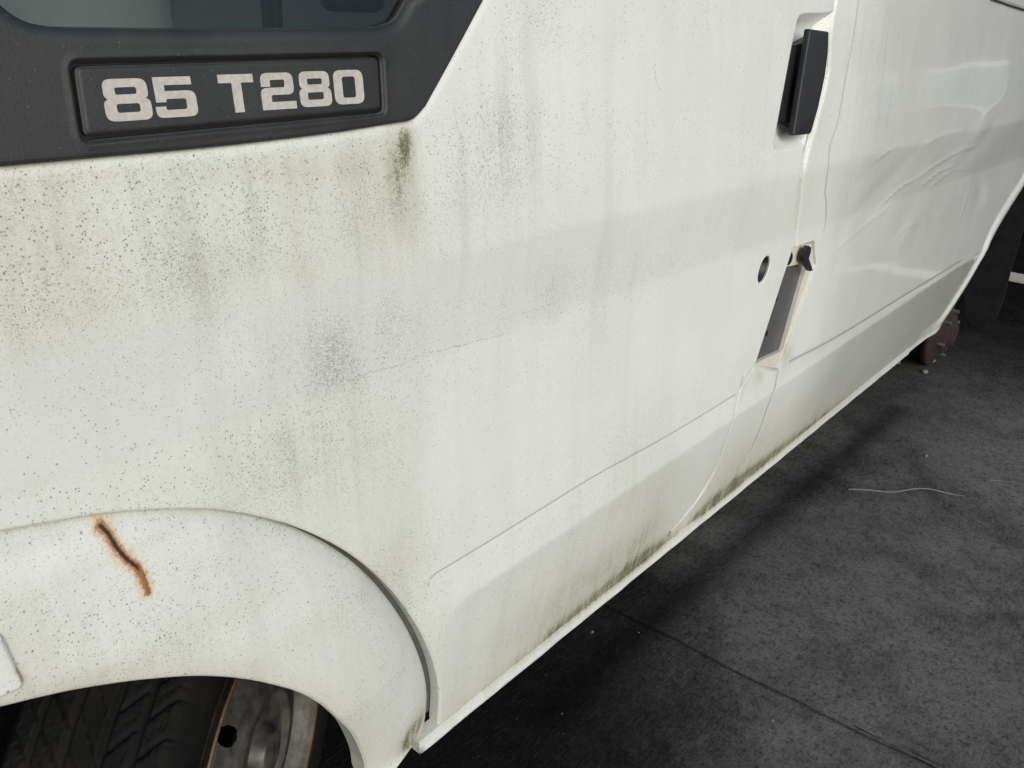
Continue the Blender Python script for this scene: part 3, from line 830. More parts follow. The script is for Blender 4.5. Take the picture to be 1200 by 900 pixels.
G5 = (rpoly([(.03, 1), (.92, 1), (.92, .80), (.27, .80), (.27, .655), (.99, .655, .2), (.99, 0, .2), (0, 0, .16), (0, .28), (.24, .28), (.24, .19, .04), (.74, .19, .06), (.74, .46, .06), (.27, .46, .03), (.27, .385), (.03, .385)]), [])
GT = (rpoly([(0, 1), (1, 1), (1, .78), (.635, .78), (.635, 0), (.365, 0), (.365, .78), (0, .78)]), [])
G2 = (rpoly([(.03, .63), (.03, 1, .2), (.97, 1, .2), (.97, .40, .18), (.29, .40, .06), (.29, .21), (1, .21), (1, 0), (0, 0), (0, .60, .19), (.71, .60, .06), (.71, .81, .05), (.29, .81, .04), (.29, .63)]), [])
G0 = (rpoly([(0, 1, .24), (1, 1, .24), (1, 0, .24), (0, 0, .24)]), [rpoly([(.28, .19, .08), (.72, .19, .08), (.72, .81, .08), (.28, .81, .08)])])
CH = D['chars']
for k, (gl, kind) in enumerate(zip((G8, G5, GT, G2, G8, G0), ("digit", "digit", "letter", "digit", "digit", "digit"))):
    x0, x1 = CH[2 * k][0], CH[2 * k + 1][0]
    z0, z1 = 1.2205 + .002 * (x0 - .27) / .2, 1.2490 + .002 * (x0 - .27) / .2
    x0 += .0007; x1 -= .0007
    tr = lambda q: resample(np.stack([x0 + q[:, 0] * (x1 - x0), z0 + q[:, 1] * (z1 - z0)], 1), .003)
    panel(kind, tr(gl[0]), M['letter'], badge, .006, holes=[tr(h) for h in gl[1]], off=-.0034, r=.0002, flange=.0006, creases=False, ring=())

# --- window glass, seal, and what shows behind it
def grow(poly, d):
    c = poly.mean(0); return c + (poly - c) * (1 + d / np.abs(poly - c).max(0))
gl = panel("window_glass", resample(grow(win_poly, .012), .02), M['glass'], van, .03, off=.009, r=.0005, flange=.004, creases=False, ring=())
def close_back(o, t):
    bm = bmesh.new(); bm.from_mesh(o.data)
    fs = [f for f in bm.faces]
    r = bmesh.ops.duplicate(bm, geom=[f for f in bm.faces if abs(f.normal.y) > .5])
    for e in r['geom']:
        if isinstance(e, bmesh.types.BMVert): e.co.y += t
    bmesh.ops.reverse_faces(bm, faces=[e for e in r['geom'] if isinstance(e, bmesh.types.BMFace)])
    bmesh.ops.remove_doubles(bm, verts=bm.verts, dist=.00005)
    bm.to_mesh(o.data); bm.free()

# --- front door panel (one pressing from arch to handle)
door_top = [tuple(D['pillar_l'][0] + [-.012, .0]), (D['pillar_l'][0][0] + .04, 1.45), (D['pillar_l'][0][0] + .10, TOP)]
gapw = sg('gap_wing', .004)
joint_x = np.linspace(gapw[-1][0], D['door_r3'][-1][0], 90)
bottom = np.stack([joint_x, zjoint(joint_x)], 1)
door_r = join(sg('cup', .003))
trim_in = join([(LEFT, 1.196)], D['trim_bottom'] + [0, .004], D['trim_corner'] + [-.003, .003], D['trim_slope'][1:] + [-.004, 0], [tuple(top_of_slope + [-.004, 0])])
trim_in = resample(np.vstack([trim_in]), .005)
# resample closes the loop; cut the closing run
cut = np.argmax(np.hypot(*(trim_in - (top_of_slope + [-.004, 0])).T) < 1e-4)
trim_in = trim_in[:cut + 1]
wing_left = [tuple(gapw[0]), (-.05, .965), (LEFT, .93)]
right_up = join([(D['pillar_l'][0][0] + .10 - .004, TOP), (D['pillar_l'][0][0] + .04 - .004, 1.45)], D['door_r1'])
right_side = join(resample(right_up, .02)[:0] if False else spline(right_up, .006), sg('cup', .003), sg('door_r2', .004), sg('slot_l', .006), sg('door_r3', .005))
right_side = right_side[:-1]
end_x = D['door_r3'][-1]
pad = spline([(LEFT, .93), (LEFT, 1.196)], .02)
door_poly = join(trim_in[::-1], [(LEFT, 1.196), (LEFT, .93)], spline([(LEFT, .93), (-.05, .962), tuple(gapw[0])], .01), gapw[1:],
                 bottom[::1], right_side[::-1], [(D['pillar_l'][0][0] + .096, TOP)])
lockp = spline(D['lock'], .0015, True)
def swage(P):
    """Pressed line that starts with a rounded corner ahead of the sill."""
    x, z = P[:, 0], P[:, 1]
    return np.zeros(len(P))
def groove_line(P, pl, depth, w):
    return depth * np.exp(-(dist(P, pl, False) / w) ** 2)
swl = spline(D['swl'], .005)
fold = np.array([(1.418, .675), (1.405, .640)])
def seam_dirt_shade(v, A, lines, w, a=.9):  # dirt in seams, plus shade painted along pressed lines and panel edges
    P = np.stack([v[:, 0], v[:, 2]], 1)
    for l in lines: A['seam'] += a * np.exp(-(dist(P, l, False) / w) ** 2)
def door_extra(P):
    x, z = P[:, 0], P[:, 1]
    y = groove_line(P, swl, .0009, .0012)
    # the bevel below the line fades out ahead of the wheel arch
    y = y + .0012 * np.exp(-(dist(P, fold, False) / .003) ** 2)
    y = y + .0015 * np.sin(x * 5.2 + 1) * np.sin(z * 7)
    return y
d3_ = sg('door_r3', .005)
door = panel("front_door", door_poly, M['paint'], van, .0085, holes=[lockp], extra=door_extra,
             edges=[(trim_in, .013), (gapw, .004), (bottom, .0015), (np.array(D['door_r2']), .006), (np.array(D['door_r3']), .006)], r=.0028, flange=.016,
             dense=[(.55, .345, 1.40, .40, .005)], lines=[(swl, .0011)], attr=lambda v, A: (seam_dirt_shade(v, A, (swl, fold), .0013), seam_dirt_shade(v, A, (d3_,), .006, .40), seam_dirt_shade(v, A, (np.array(D['door_r1']), sg('door_r2', .004)), .0045, .6)))

# handle cup: a pressed pocket behind the handle
cup_edge = join(sg('cup', .003), [tuple(D['cup'][-1]), tuple(D['cup'][0])])
cup_edge = resample(cup_edge, .004)
cc = np.array([D['cup'][:, 0].mean() + .01, D['cup'][:, 1].mean()])
rings = [(1.0, .002), (.97, .006), (.90, .016), (.80, .026), (.66, .031), (.0, .031)]
cv, cf = [], []
m = len(cup_edge)
for k, (sc_, dy) in enumerate(rings):
    q = cc + (cup_edge - cc) * np.array([sc_ if k else 1.004, sc_ if k else 1.004])
    q[:, 0] = np.minimum(q[:, 0], 9)
    cv += [(a, float(Y0(a, b)) + dy, b) for a, b in q]
for k in range(len(rings) - 1):
    for i in range(m):
        j = (i + 1) % m
        cf.append((k * m + i, k * m + j, (k + 1) * m + j, (k + 1) * m + i))
cva = np.array(cv)
cup = mesh_obj("handle_pocket", cva, cf, M['paint'], door, None, dirt(cva[:, 0], cva[:, 2]))

def slab_from_quad(poly, y0, y1, bev, seg=3):
    """Prism over an (x,z) polygon between depth offsets y0 (outer) and y1, edges bevelled."""
    bm = bmesh.new()
    a = [bm.verts.new((x, float(Y0(x, z)) + y0, z)) for x, z in poly]
    b = [bm.verts.new((x, float(Y0(x, z)) + y1, z)) for x, z in poly]
    n = len(poly)
    bm.faces.new(a); bm.faces.new(b[::-1])
    for i in range(n): bm.faces.new((a[i], b[i], b[(i + 1) % n], a[(i + 1) % n]))
    if bev: bmesh.ops.bevel(bm, geom=[e for e in bm.edges], offset=bev, segments=seg, affect='EDGES', profile=.6)
    return bm
H = D['handle']
hb = slab_from_quad(rounded_quad(H, .004, 3), -.012, .0, .0026)
handle = bm_obj("door_handle", hb, M['handle'], door, True, 35)
HB = D['handle_base']
hb2 = slab_from_quad([tuple(p + [.012 if k in (2, 3) else 0, 0]) for k, p in enumerate(HB)], .010, .030, .002)
bm_obj("handle_base", hb2, M['basep'], door, True, 35)
# lock hole: dark cup with a ring
lc = lockp.mean(0)
lv, lf = [], []
for k, (s_, dy) in enumerate([(1.02, .001), (.99, .004), (.86, .006), (.80, .016), (.5, .018), (.0, .018)]):
    q = lc + (lockp - lc) * s_
    lv += [(a, float(Y0(a, b)) + dy, b) for a, b in q]
m = len(lockp)
for k in range(5):
    for i in range(m): lf.append((k * m + i, k * m + (i + 1) % m, (k + 1) * m + (i + 1) % m, (k + 1) * m + i))
mesh_obj("lock_hole", lv, lf, M['seal'], door)

# --- wheel arch flare
gapf = sg('gap_flare', .004)
lip = sg('lip', .004)
fl_end = sg('flare_end', .006)
gw = np.vstack([[(LEFT, .93), (-.06, .962)], gapw])
_t = nrm(np.vstack([gw[1:2] - gw[:1], gw[2:] - gw[:-2], gw[-1:] - gw[-2:-1]]))
under = gw + np.stack([-_t[:, 1], _t[:, 0]], 1) * .009
under = under[:-2]
true_flare = join([(LEFT, .93), (-.06, .958)], gapf, fl_end, [tuple(lip[-1])], lip[::-1], [(-.05, .815), (LEFT, .78)])
flare_poly = join([(LEFT, .93), (-.06, .958)], gapf, fl_end, [tuple(lip[-1])], lip[::-1], [(-.05, .815), (LEFT, .78)])
gap_line = join([(LEFT, .93), (-.06, .958)], gapf)
lip_line = join([(-.05, .815)], lip)
rp = np.array(DATA['rust'])
def flare_extra(P):
    dg, dl = dist(P, gap_line, False), dist(P, lip_line, False)
    y = .015 * np.exp(-dg / .018) - .012 * (1 - np.exp(-dg / .06)) * np.clip((P[:, 1] - .38) * 6, 0, 1)
    y = y + .004 * np.exp(-(dl / .016) ** 2) * 1.0
    dr = dist(P, rp, False)
    return y - .0016 * np.exp(-(dr / .0022) ** 2) * (.6 + .4 * np.sin(P[:, 1] * 2600))
def flare_attr(v, A):
    P = np.stack([v[:, 0], v[:, 2]], 1)
    d = dist(P, rp, False)
    t = np.clip((P[:, 1] - rp[-1][1]) / (rp[0][1] - rp[-1][1]), 0, 1)
    tail = dist(P, rp[5:], False)
    A['rust'] = np.maximum(np.exp(-(d / (.0055 + .0025 * t)) ** 1.3), 1.1 * np.exp(-(tail / (.0018 + .0030 * np.clip(t * 2.6, 0, 1))) ** 3))
    A['rust'] = np.maximum(A['rust'], np.exp(-(np.hypot(*(P - rp[0]).T) / .0055) ** 2))
    A['rustcore'] = np.exp(-(dist(P, rp[:7], False) / .0021) ** 2) * np.clip((t - .22) * 5, 0, 1)
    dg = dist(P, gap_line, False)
    A['soot'] += .55 * np.exp(-dg / .008)  # grime at the gap, with the wing edge's shade mixed in
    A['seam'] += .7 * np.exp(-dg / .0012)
    dl = dist(P, lip_line, False)
    A['algae'] += .16 * np.exp(-(dl / .02) ** 2)
rx0, rz0 = rp.min(0) - .016; rx1, rz1 = rp.max(0) + .016
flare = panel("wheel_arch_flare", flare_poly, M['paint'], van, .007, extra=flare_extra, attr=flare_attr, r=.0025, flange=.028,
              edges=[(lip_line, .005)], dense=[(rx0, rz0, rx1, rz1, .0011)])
inn = gw - np.stack([-_t[:, 1], _t[:, 0]], 1) * .022
nb_ = len(gw) - 3
gv = [(a, float(Y0(a, b)) + .021, b) for a, b in np.vstack([under[:nb_], inn[:nb_]])]
mesh_obj("arch_gap_shade", gv, [(i, i + 1, nb_ + i + 1, nb_ + i) for i in range(nb_ - 1)], M['gapshade'], van)  # added grey strip, its tone standing in for shaded metal inside the gap
# --- bumper corner
def bump_attr(v, A):
    P = np.stack([v[:, 0], v[:, 2]], 1)
    A['rust'] = .75 * np.exp(-(dist(P, D['bump_rust'], False) / .003) ** 2)
    for k in ('speck', 'soot', 'algae'): A[k] *= .4
bump_poly = join([(LEFT, .87)], [(-.02, .862)], sg('bumper', .003), [(LEFT, .76)])
panel("bumper_corner", bump_poly, M['paint'], van, .006, off=-.016, r=.004, flange=.02, creases=False, attr=bump_attr)

# --- pillar strip between the seams, the open slot and the strip below it
pl = sg('pillar_l', .005)
sb = sg('seamB', .004)
pillar_poly = join([(D['seamB'][0][0] + .05, TOP), (D['pillar_l'][0][0] + .10, TOP), (D['pillar_l'][0][0] + .04, 1.45)], pl, sg('pillar_b', .004), sb[::-1], [(D['seamB'][0][0] + .02, 1.45)])
panel("pillar_panel", pillar_poly, M['paint'], van, .010, edges=[(pl, .009)], r=.0022, flange=.016)
rec = resample(rounded_quad(D['recess'], .003, 3), .005)
slot = resample(rounded_quad(D['slot'], .002, 3), .004)
panel("slot_frame", rec, M['cream'], van, .012, holes=[slot], off=.006, r=.0015, flange=.012, creases=False)
inner = panel("inner_plate", resample(D['plate'], .02), M['grey'], van, .02, off=.016, r=.001, flange=.004, creases=False)
for px, pz in DATA['plate_holes']:
    bm = bmesh.new(); bmesh.ops.create_uvsphere(bm, u_segments=14, v_segments=8, radius=.0065 if pz < .8 else .004)
    for v in bm.verts: v.co = Vector((px + v.co.x, float(Y0(px, pz)) + .0155 + v.co.y * .4, pz + v.co.z))
    bm_obj("plate_hole", bm, M['hole'], inner, True)  # dark domes standing in for holes in the plate
px, pz = DATA['plug'][0]
bm = bmesh.new(); bmesh.ops.create_uvsphere(bm, u_segments=16, v_segments=10, radius=1)
for v in bm.verts: v.co = Vector((px + .004 + v.co.x * .013, float(Y0(px, pz)) + .004 + v.co.y * .005, pz + v.co.z * .014))
bm_obj("rubber_plug", bm, M['seal'], van, True)
def tube(pts, rad, n=10):
    bm = bmesh.new(); ringsv = []
    P = [Vector(p) for p in pts]
    for i, p in enumerate(P):
        t = (P[min(i + 1, len(P) - 1)] - P[max(i - 1, 0)]).normalized()
        a = t.orthogonal().normalized(); b = t.cross(a)
        rr = rad[i] if hasattr(rad, '__len__') else rad
        ringsv.append([bm.verts.new(p + rr * (math.cos(2 * math.pi * k / n) * a + math.sin(2 * math.pi * k / n) * b)) for k in range(n)])
    for r0, r1 in zip(ringsv[:-1], ringsv[1:]):
        for k in range(n): bm.faces.new((r0[k], r0[(k + 1) % n], r1[(k + 1) % n], r1[k]))
    bm.faces.new(ringsv[0][::-1]); bm.faces.new(ringsv[-1])
    return bm
lv_ = slab_from_quad(DATA['lever'], -.012, -.002, .0012, 2)
bm_obj("latch_lever", lv_, M['seal'], van, True)

d3 = sg('door_r3', .005)
foot_l = d3 + [.0048, 0]
fr = sg('foot_r', .005)
fbx = np.linspace(foot_l[-1][0], fr[-1][0] - .005, 40)
foot_l2 = foot_l[foot_l[:, 1] > zjoint(foot_l[:, 0]) + .004]
fr2 = fr[fr[:, 1] > zjoint(fr[:, 0]) + .004]
fbx = np.linspace(foot_l2[-1][0], fr2[-1][0], 40)
foot_poly = join(foot_l2, np.stack([fbx, zjoint(fbx)], 1), fr2[::-1])
panel("lower_pillar_panel", foot_poly, M['paint'], van, .009, edges=[(foot_l2, .0055)], r=.0012, flange=.016, attr=lambda v, A: (seam_dirt_shade(v, A, (fr2,), .0025), seam_dirt_shade(v, A, (foot_l2,), .004, .42)))

# --- load side panel with dents, ending at the rear wheel arch and beyond
ll = np.vstack([spline(D['seamB'], .005)[:-1] + [.0022, 0], spline(D['load_l'][10:], .005)])
ll = ll[ll[:, 1] > zjoint(ll[:, 0]) + .004]
rl = D['rear_lip']
arch_c, arch_r = np.array([3.95, .33]), .47
ang = np.radians(np.linspace(95, 2, 34))
arch_back = arch_c + np.stack([np.cos(ang), np.sin(ang)], 1) * arch_r * np.array([2.0, 1.0])
rear_lip = spline(np.vstack([[(2.84, zlip(2.84) + .002), (3.02, .306)], rl, arch_back[2:]]), .012)
SE = 2.82
bx_ = np.linspace(ll[-1][0], SE, 140)
load_bottom = np.stack([bx_, zjoint(bx_)], 1)
load_poly = join(ll, load_bottom, [(SE + .001, zlip(SE))], rear_lip, [(5.6, .33), (5.6, TOP), (D['seamB'][0][0] + .055, TOP), (D['seamB'][0][0] + .024, 1.45)])
drng = np.random.default_rng(11)
DENTS = []
for _ in range(46):
    DENTS.append((drng.uniform(1.95, 3.2), drng.uniform(.76, 1.07), drng.uniform(.04, .18), drng.uniform(.016, .05), drng.uniform(-.5, .5), drng.normal() * .0008))
for _ in range(14):
    DENTS.append((drng.uniform(2.6, 5.0), drng.uniform(.65, 1.4), drng.uniform(.15, .5), drng.uniform(.08, .2), drng.uniform(-.6, .6), drng.normal() * .0014))
RIDGES = [([(2.10, .905), (2.25, .94), (2.42, .95)], .0010, .005), ([(2.38, .955), (2.7, .985), (2.95, .985)], .0012, .006), ([(1.80, .84), (2.05, .88), (2.2, .90)], .0007, .006),
          ([(1.95, 1.03), (2.08, 1.052), (2.18, 1.045)], .0009, .005), ([(3.02, .89), (3.0, .80), (2.95, .74)], .0010, .010), ([(1.78, .96), (1.82, .90), (1.79, .84)], .0006, .006),
          ([(2.3, 1.035), (2.5, 1.05), (2.72, 1.045)], .0009, .006), ([(2.42, .92), (2.6, .945), (2.75, .94)], .0010, .005), ([(2.25, .795), (2.4, .82), (2.6, .80)], .0005, .008), ([(2.5, .90), (2.72, .93), (2.9, .915)], .0008, .005)]
trl = DATA['scr9']
groove_top = [(2.80, 1.394), (3.24, 1.379), (5.6, 1.34)]
swr = spline(D['swr'], .01)
def load_extra(P):
    x, z = P[:, 0], P[:, 1]
    y = np.zeros(len(P))
    for cx_, cz_, a, b, th, am in DENTS:
        dx, dz = x - cx_, z - cz_
        u, w = dx * math.cos(th) + dz * math.sin(th), -dx * math.sin(th) + dz * math.cos(th)
        y += am * np.exp(-.5 * (u / a) ** 2 - .5 * (w / b) ** 2)
    for pl_, am, w in RIDGES:
        q_ = spline(pl_, .03); d = dist(P, q_, False); am = am * np.clip((x - q_[:, 0].min()) * 12 + .25, 0, 1) * np.clip((q_[:, 0].max() - x) * 12 + .25, 0, 1)
        y -= am * np.exp(-(d / w) ** 2)
    y += groove_line(P, groove_top, .006, .006)
    y += groove_line(P, swr, .0018, .0024)
    da = dist(P, rear_lip, False)
    q = np.clip((.055 - da) / .035, 0, 1); y -= .009 * q * q * (3 - 2 * q) * np.clip((x - 2.92) / .25, 0, 1)
    return y
panel("load_side_panel", load_poly, M['paint'], van, .016, extra=load_extra, edges=[(rear_lip, .006), (load_bottom, .0015)], r=.0010, flange=.03,
      dense=[(1.75, .70, 3.3, 1.14, .0065), (2.86, .28, 3.75, .70, .008)], lines=[(swr, .0022), (groove_top, .006)], attr=lambda v, A: (seam_dirt_shade(v, A, (swr,), .0035), seam_dirt_shade(v, A, (ll[ll[:, 1] > .9],), .003, .55)))
trim_strip = tube([(x, float(Y0(x, z)) + .004, z) for x, z in spline(groove_top, .1)], .0035, 8)
bm_obj("side_moulding", trim_strip, M['seal'], van, True)

# --- sill lip
sx = np.linspace(.565, SE + .018, 260)
sill_poly = join(np.stack([sx, zlip(sx)], 1), np.stack([sx[::-1], zjoint(sx[::-1]) - .0006], 1))
panel("sill", sill_poly, M['paint'], van, .010, r=.0012, edges=[(np.stack([sx, zlip(sx)], 1), .005)], flange=.02, off=-.0012,
      extra=lambda P: .0006 * np.sin(P[:, 0] * 40) * np.sin(P[:, 0] * 13))

# --- rest of the body so the van is closed
def sheet(name, quads, mat, parent):
    bm = bmesh.new()
    for q in quads: bm.faces.new([bm.verts.new(p) for p in q])
    bmesh.ops.remove_doubles(bm, verts=bm.verts, dist=.0005)
    return bm_obj(name, bm, mat, parent)
X0, X1, YF, ZT, ZB = -.46, 5.6, 1.95, 2.12, .42
y162 = lambda x: float(Y0(x, TOP))
SHELL = simple("white_shell_paint", (.66, .66, .63), .4, .08, 6)
def upper():
    bm = bmesh.new(); prof = [(y162(0) - .001, TOP - .004), (.075, 1.8), (.11, 1.98), (.20, 2.08), (.40, ZT), (1.55, ZT), (1.75, 2.08), (1.84, 1.98), (1.88, 1.85)]
    def strip(prof, xa, xb):
        r0 = [bm.verts.new((xa, *p)) for p in prof]; r1 = [bm.verts.new((xb, *p)) for p in prof]
        for i in range(len(prof) - 1): bm.faces.new((r0[i], r0[i + 1], r1[i + 1], r1[i]))
    strip(prof, X0, X1)
    strip([(1.88, 1.85), (YF, 1.15)], 1.25, X1)
    strip([(1.88, 1.85), (YF, 1.15)], X0, -.38)
    strip([(YF, 1.15), (YF, .36)], X0, X1)
    bmesh.ops.remove_doubles(bm, verts=bm.verts, dist=.0005)
    bm_obj("roof_shell", bm, SHELL, van, True)
upper()
sheet("side_window_glass", [[(-.38, 1.885, 1.85), (1.25, 1.885, 1.85), (1.25, YF + .004, 1.15), (-.38, YF + .004, 1.15)]], M['glass'], van)
sheet("van_floor", [[(a, y, ZB), (b, y, ZB), (b, YF, ZB), (a, YF, ZB)] for a, b, y in ((X0, .60, .63), (.60, 3.2, .09), (3.2, 4.98, .76), (4.98, X1, .09))], M['under'], van)
sheet("end_wall", [[(X1, .05, .36), (X1, YF, .36), (X1, YF, 2.0), (X1, .08, 2.0)]], SHELL, van)
sheet("end_wall", [[(X0, .05, .36), (X0, YF, .36), (X0, YF, 1.2), (X0, .05, 1.2)]], SHELL, van)
sheet("windscreen", [[(X0, .05, 1.2), (X0, YF, 1.2), (X0, 1.86, 2.0), (X0, .10, 2.0)]], M['glass'], van)
# cab interior
def rounded_box(c, s, bev, seg=4):
    bm = bmesh.new(); bmesh.ops.create_cube(bm, size=1)
    for v in bm.verts: v.co = Vector((c[0] + v.co.x * s[0], c[1] + v.co.y * s[1], c[2] + v.co.z * s[2]))
    bmesh.ops.bevel(bm, geom=list(bm.edges), offset=bev, segments=seg, affect='EDGES', profile=.5)
    return bm
bm_obj("seat_back", rounded_box((.46, .62, 1.20), (.22, .46, .90), .09), M['cloth'], van, True, 60)
bm_obj("bulkhead", rounded_box((1.30, 1.0, 1.2), (.03, 1.7, 1.5), .01, 1), M['trimgrey'], van)
wd = D['win_bottom'][2]
gq = DATA['dark_shape']
bm_obj("dark_block", rounded_box((gq[0], gq[1] + .02, gq[2] + .012), (.075, .03, .045), .012, 3), M['seal'], van, True)  # black block filling a dark shape behind the glass
dq = DATA['divider']
bm_obj("window_divider", rounded_box((dq[0], dq[1] + .01, 1.42), (.010, .02, .40), .002, 2), M['seal'], van, True)

# --- wheel housings
def housing(name, c, r, y0, y1, sxs=1.0, mat='liner'):
    bm = bmesh.new(); n = 40; a0 = []
    for y in (y0, y1):
        a0.append([bm.verts.new((c[0] + sxs * r * math.cos(math.radians(-3 + 186 * k / n)), y, c[1] + r * math.sin(math.radians(-3 + 186 * k / n)))) for k in range(n + 1)])
    for k in range(n): bm.faces.new((a0[0][k], a0[0][k + 1], a0[1][k + 1], a0[1][k]))
    bm.faces.new(a0[1])
    return bm_obj(name, bm, M[mat], van, True, 30)
housing("wheel_housing", (.06, .40), .52, .035, .62)
housing("wheel_housing", (4.0, .33), .60, .045, .75, 1.62)

# --- wheels
def revolve(prof, n, mat, name, parent, skip=None, attrs=None, disp=None):
    """prof: (axial, radius); axis = local +X is outward normal."""
    verts, faces = [], []
    m = len(prof)
    for i in range(n):
        t = 2 * math.pi * i / n
        for j, (a, r) in enumerate(prof):
            if disp is not None: r = r - disp[i, j]
            verts.append((a, r * math.cos(t), r * math.sin(t)))
    for i in range(n):
        k = (i + 1) % n
        for j in range(m - 1):
            if skip is not None and skip(i, j): continue
            faces.append((i * m + j, k * m + j, k * m + j + 1, i * m + j + 1))
    at = None
    if attrs is not None: at = {k: np.tile(v, n) for k, v in attrs.items()}
    return mesh_obj(name, verts, faces, mat, parent, None, at)

def make_tyre(parent, R_, W, rim_r):
    n = 840
    tw = np.linspace(-W / 2 + .012, W / 2 - .012, 96)
    crown = R_ - .006 * (np.abs(tw) / (W / 2)) ** 2.5
    side_o = [(W / 2 - .004, R_ - .012), (W / 2 + .003, R_ - .024), (W / 2 + .007, R_ - .045), (W / 2 + .006, rim_r + .03), (W / 2 - .004, rim_r + .012), (W / 2 - .014, rim_r + .002), (W / 2 - .02, rim_r - .004)]
    prof = [(-a, r) for a, r in side_o[::-1]] + list(zip(tw, crown)) + side_o
    disp = np.zeros((n, len(prof)))
    k0 = len(side_o)
    s = np.arange(n)[:, None] / n * 2 * math.pi * R_
    w = tw[None]
    g = np.zeros((n, len(tw)))
    def gr(d, hw, dep): return dep * np.clip((hw - np.abs(d)) / (hw * .35), 0, 1)
    for c in (-.062, -.022, .022, .058): g = np.maximum(g, gr(w - c, .0052, .008))
    pitch = 2 * math.pi * R_ / 46
    per = lambda q: (q + pitch / 2) % pitch - pitch / 2
    rib = (np.abs(w) > .026)
    g = np.maximum(g, np.where(rib, gr(per(s + np.abs(w) * 1.1 + .01 * np.sign(w)), .0034, .0068), 0))
    g = np.maximum(g, np.where(np.abs(w) < .022, gr(per(s - w * 1.5 + .012), .0022, .005), 0))
    zig = .0022 * np.sign(np.sin(w * 900))
    p2 = pitch / 2
    per2 = lambda q: (q + p2 / 2) % p2 - p2 / 2
    g = np.maximum(g, np.where((np.abs(w) > .064), gr(per2(s + np.abs(w) * .9 + zig), .0011, .004), 0))
    g = np.maximum(g, np.where((np.abs(w) < .056) & (np.abs(w) > .028), gr(per2(s + np.abs(w) * 1.1 + .008 + zig), .0011, .003), 0))
    disp[:, k0:k0 + len(tw)] = g
    return revolve(prof, n, M['tyre'], "tyre", parent, disp=disp)

wheel = bpy.data.objects.new("front_wheel", None)
COL.objects.link(wheel); wheel.parent = van
th = .576
wheel.location = (.437, .200, .311)
wheel.rotation_euler = (0, 0, math.atan2(-math.cos(th), math.sin(th)))
tyre = make_tyre(wheel, .311, .20, .205)
tyre.location.x = -.105
rim_prof = [(-.20, .176), (-.10, .178), (-.06, .186), (-.028, .190), (-.014, .194), (-.006, .204), (.000, .209), (.003, .207), (.002, .203), (-.008, .195), (-.018, .189), (-.030, .184), (-.050, .178), (-.058, .172),
            (-.052, .163), (-.038, .152), (-.022, .138), (-.010, .120), (-.004, .100), (-.002, .085), (-.012, .076), (-.014, .060), (-.014, .040), (-.004, .034), (.006, .030), (.008, .0)]
pr = []
for (a, r), (b, q) in zip(rim_prof[:-1], rim_prof[1:]):
    for k in range(8): pr.append((a + (b - a) * k / 8, r + (q - r) * k / 8))
pr.append(rim_prof[-1])
NR, HOLE = 540, .2
def hole_skip(i, j):
    r = pr[j][1]
    if not (.10 < r < .152) or j < 112: return False
    t = 2 * math.pi * i / NR
    w = 2 * math.pi / 8
    dt = (t + HOLE + w / 2) % w - w / 2
    return (dt * r / .014) ** 2 + ((r - .130) / .013) ** 2 < 1
rust_at = np.array([math.exp(-((r - .206) / .006) ** 2) * (a > -.02) * .55 + .15 * (r > .18) for a, r in pr])
revolve(pr, NR, M['steel'], "rim", wheel, skip=hole_skip, attrs=dict(rust=rust_at))
bmh = bmesh.new(); bmesh.ops.create_cone(bmh, cap_ends=True, segments=40, radius1=.15, radius2=.15, depth=.05)
bmesh.ops.rotate(bmh, verts=bmh.verts, cent=(0, 0, 0), matrix=Matrix.Rotation(math.pi / 2, 3, 'Y'))
bmesh.ops.translate(bmh, verts=bmh.verts, vec=(-.14, 0, 0))
bm_obj("brake_drum", bmh, M['under'], wheel, True)

# rear: bare rusty hub standing on the ground, wheel missing
hub = bpy.data.objects.new("rear_hub", None)
COL.objects.link(hub); hub.parent = van
hub.location = (3.66, .075, .150)
hub.rotation_euler = (0, 0, -math.pi / 2)
hp = [(-.24, .0), (-.24, .120), (-.060, .122), (-.058, .150), (-.046, .153), (-.034, .153), (-.030, .146), (-.026, .140), (-.022, .120), (-.012, .112), (-.010, .096), (.004, .090), (.010, .082), (.012, .058), (.026, .050), (.030, .040), (.030, 0)]
revolve(hp, 64, M['rust'], "drum", hub)
b0 = None
for k in range(6):
    t = 2 * math.pi * k / 6 + .3
    bmh = bmesh.new(); bmesh.ops.create_cone(bmh, cap_ends=True, segments=10, radius1=.008, radius2=.0075, depth=.028)
    if b0 is None:
        bmesh.ops.rotate(bmh, verts=bmh.verts, cent=(0, 0, 0), matrix=Matrix.Rotation(math.pi / 2, 3, 'Y'))
        b0 = bm_obj("wheel_stud", bmh, M['bolt'], hub, True)
        o = b0
    else:
        bmh.free(); o = b0.copy(); COL.objects.link(o); o.parent = hub
    o.location = (.002, .094 * math.cos(t), .094 * math.sin(t))

# mudflap behind the hub
flap = [(.045, .72), (.060, .30), (.066, .20), (.078, .172), (.100, .165), (.135, .168)]
bm = bmesh.new()
FX = 4.12
fo = DATA['flap']
fa = [bm.verts.new((FX, y, z)) for y, z in fo]; fb = [bm.verts.new((FX + .012, y, z)) for y, z in fo]
bm.faces.new(fa); bm.faces.new(fb[::-1])
for i in range(len(fo)): bm.faces.new((fa[i], fb[i], fb[(i + 1) % len(fo)], fa[(i + 1) % len(fo)]))
bmesh.ops.bevel(bm, geom=list(bm.edges), offset=.003, segments=2, affect='EDGES')
bm_obj("mudflap", bm, M['flap'], van, True, 30)
bm_obj("spring_hanger", tube([(3.95, .16, .62), (3.93, .13, .50), (3.92, .12, .44)], [.018, .016, .02]), M['rust'], van, True)

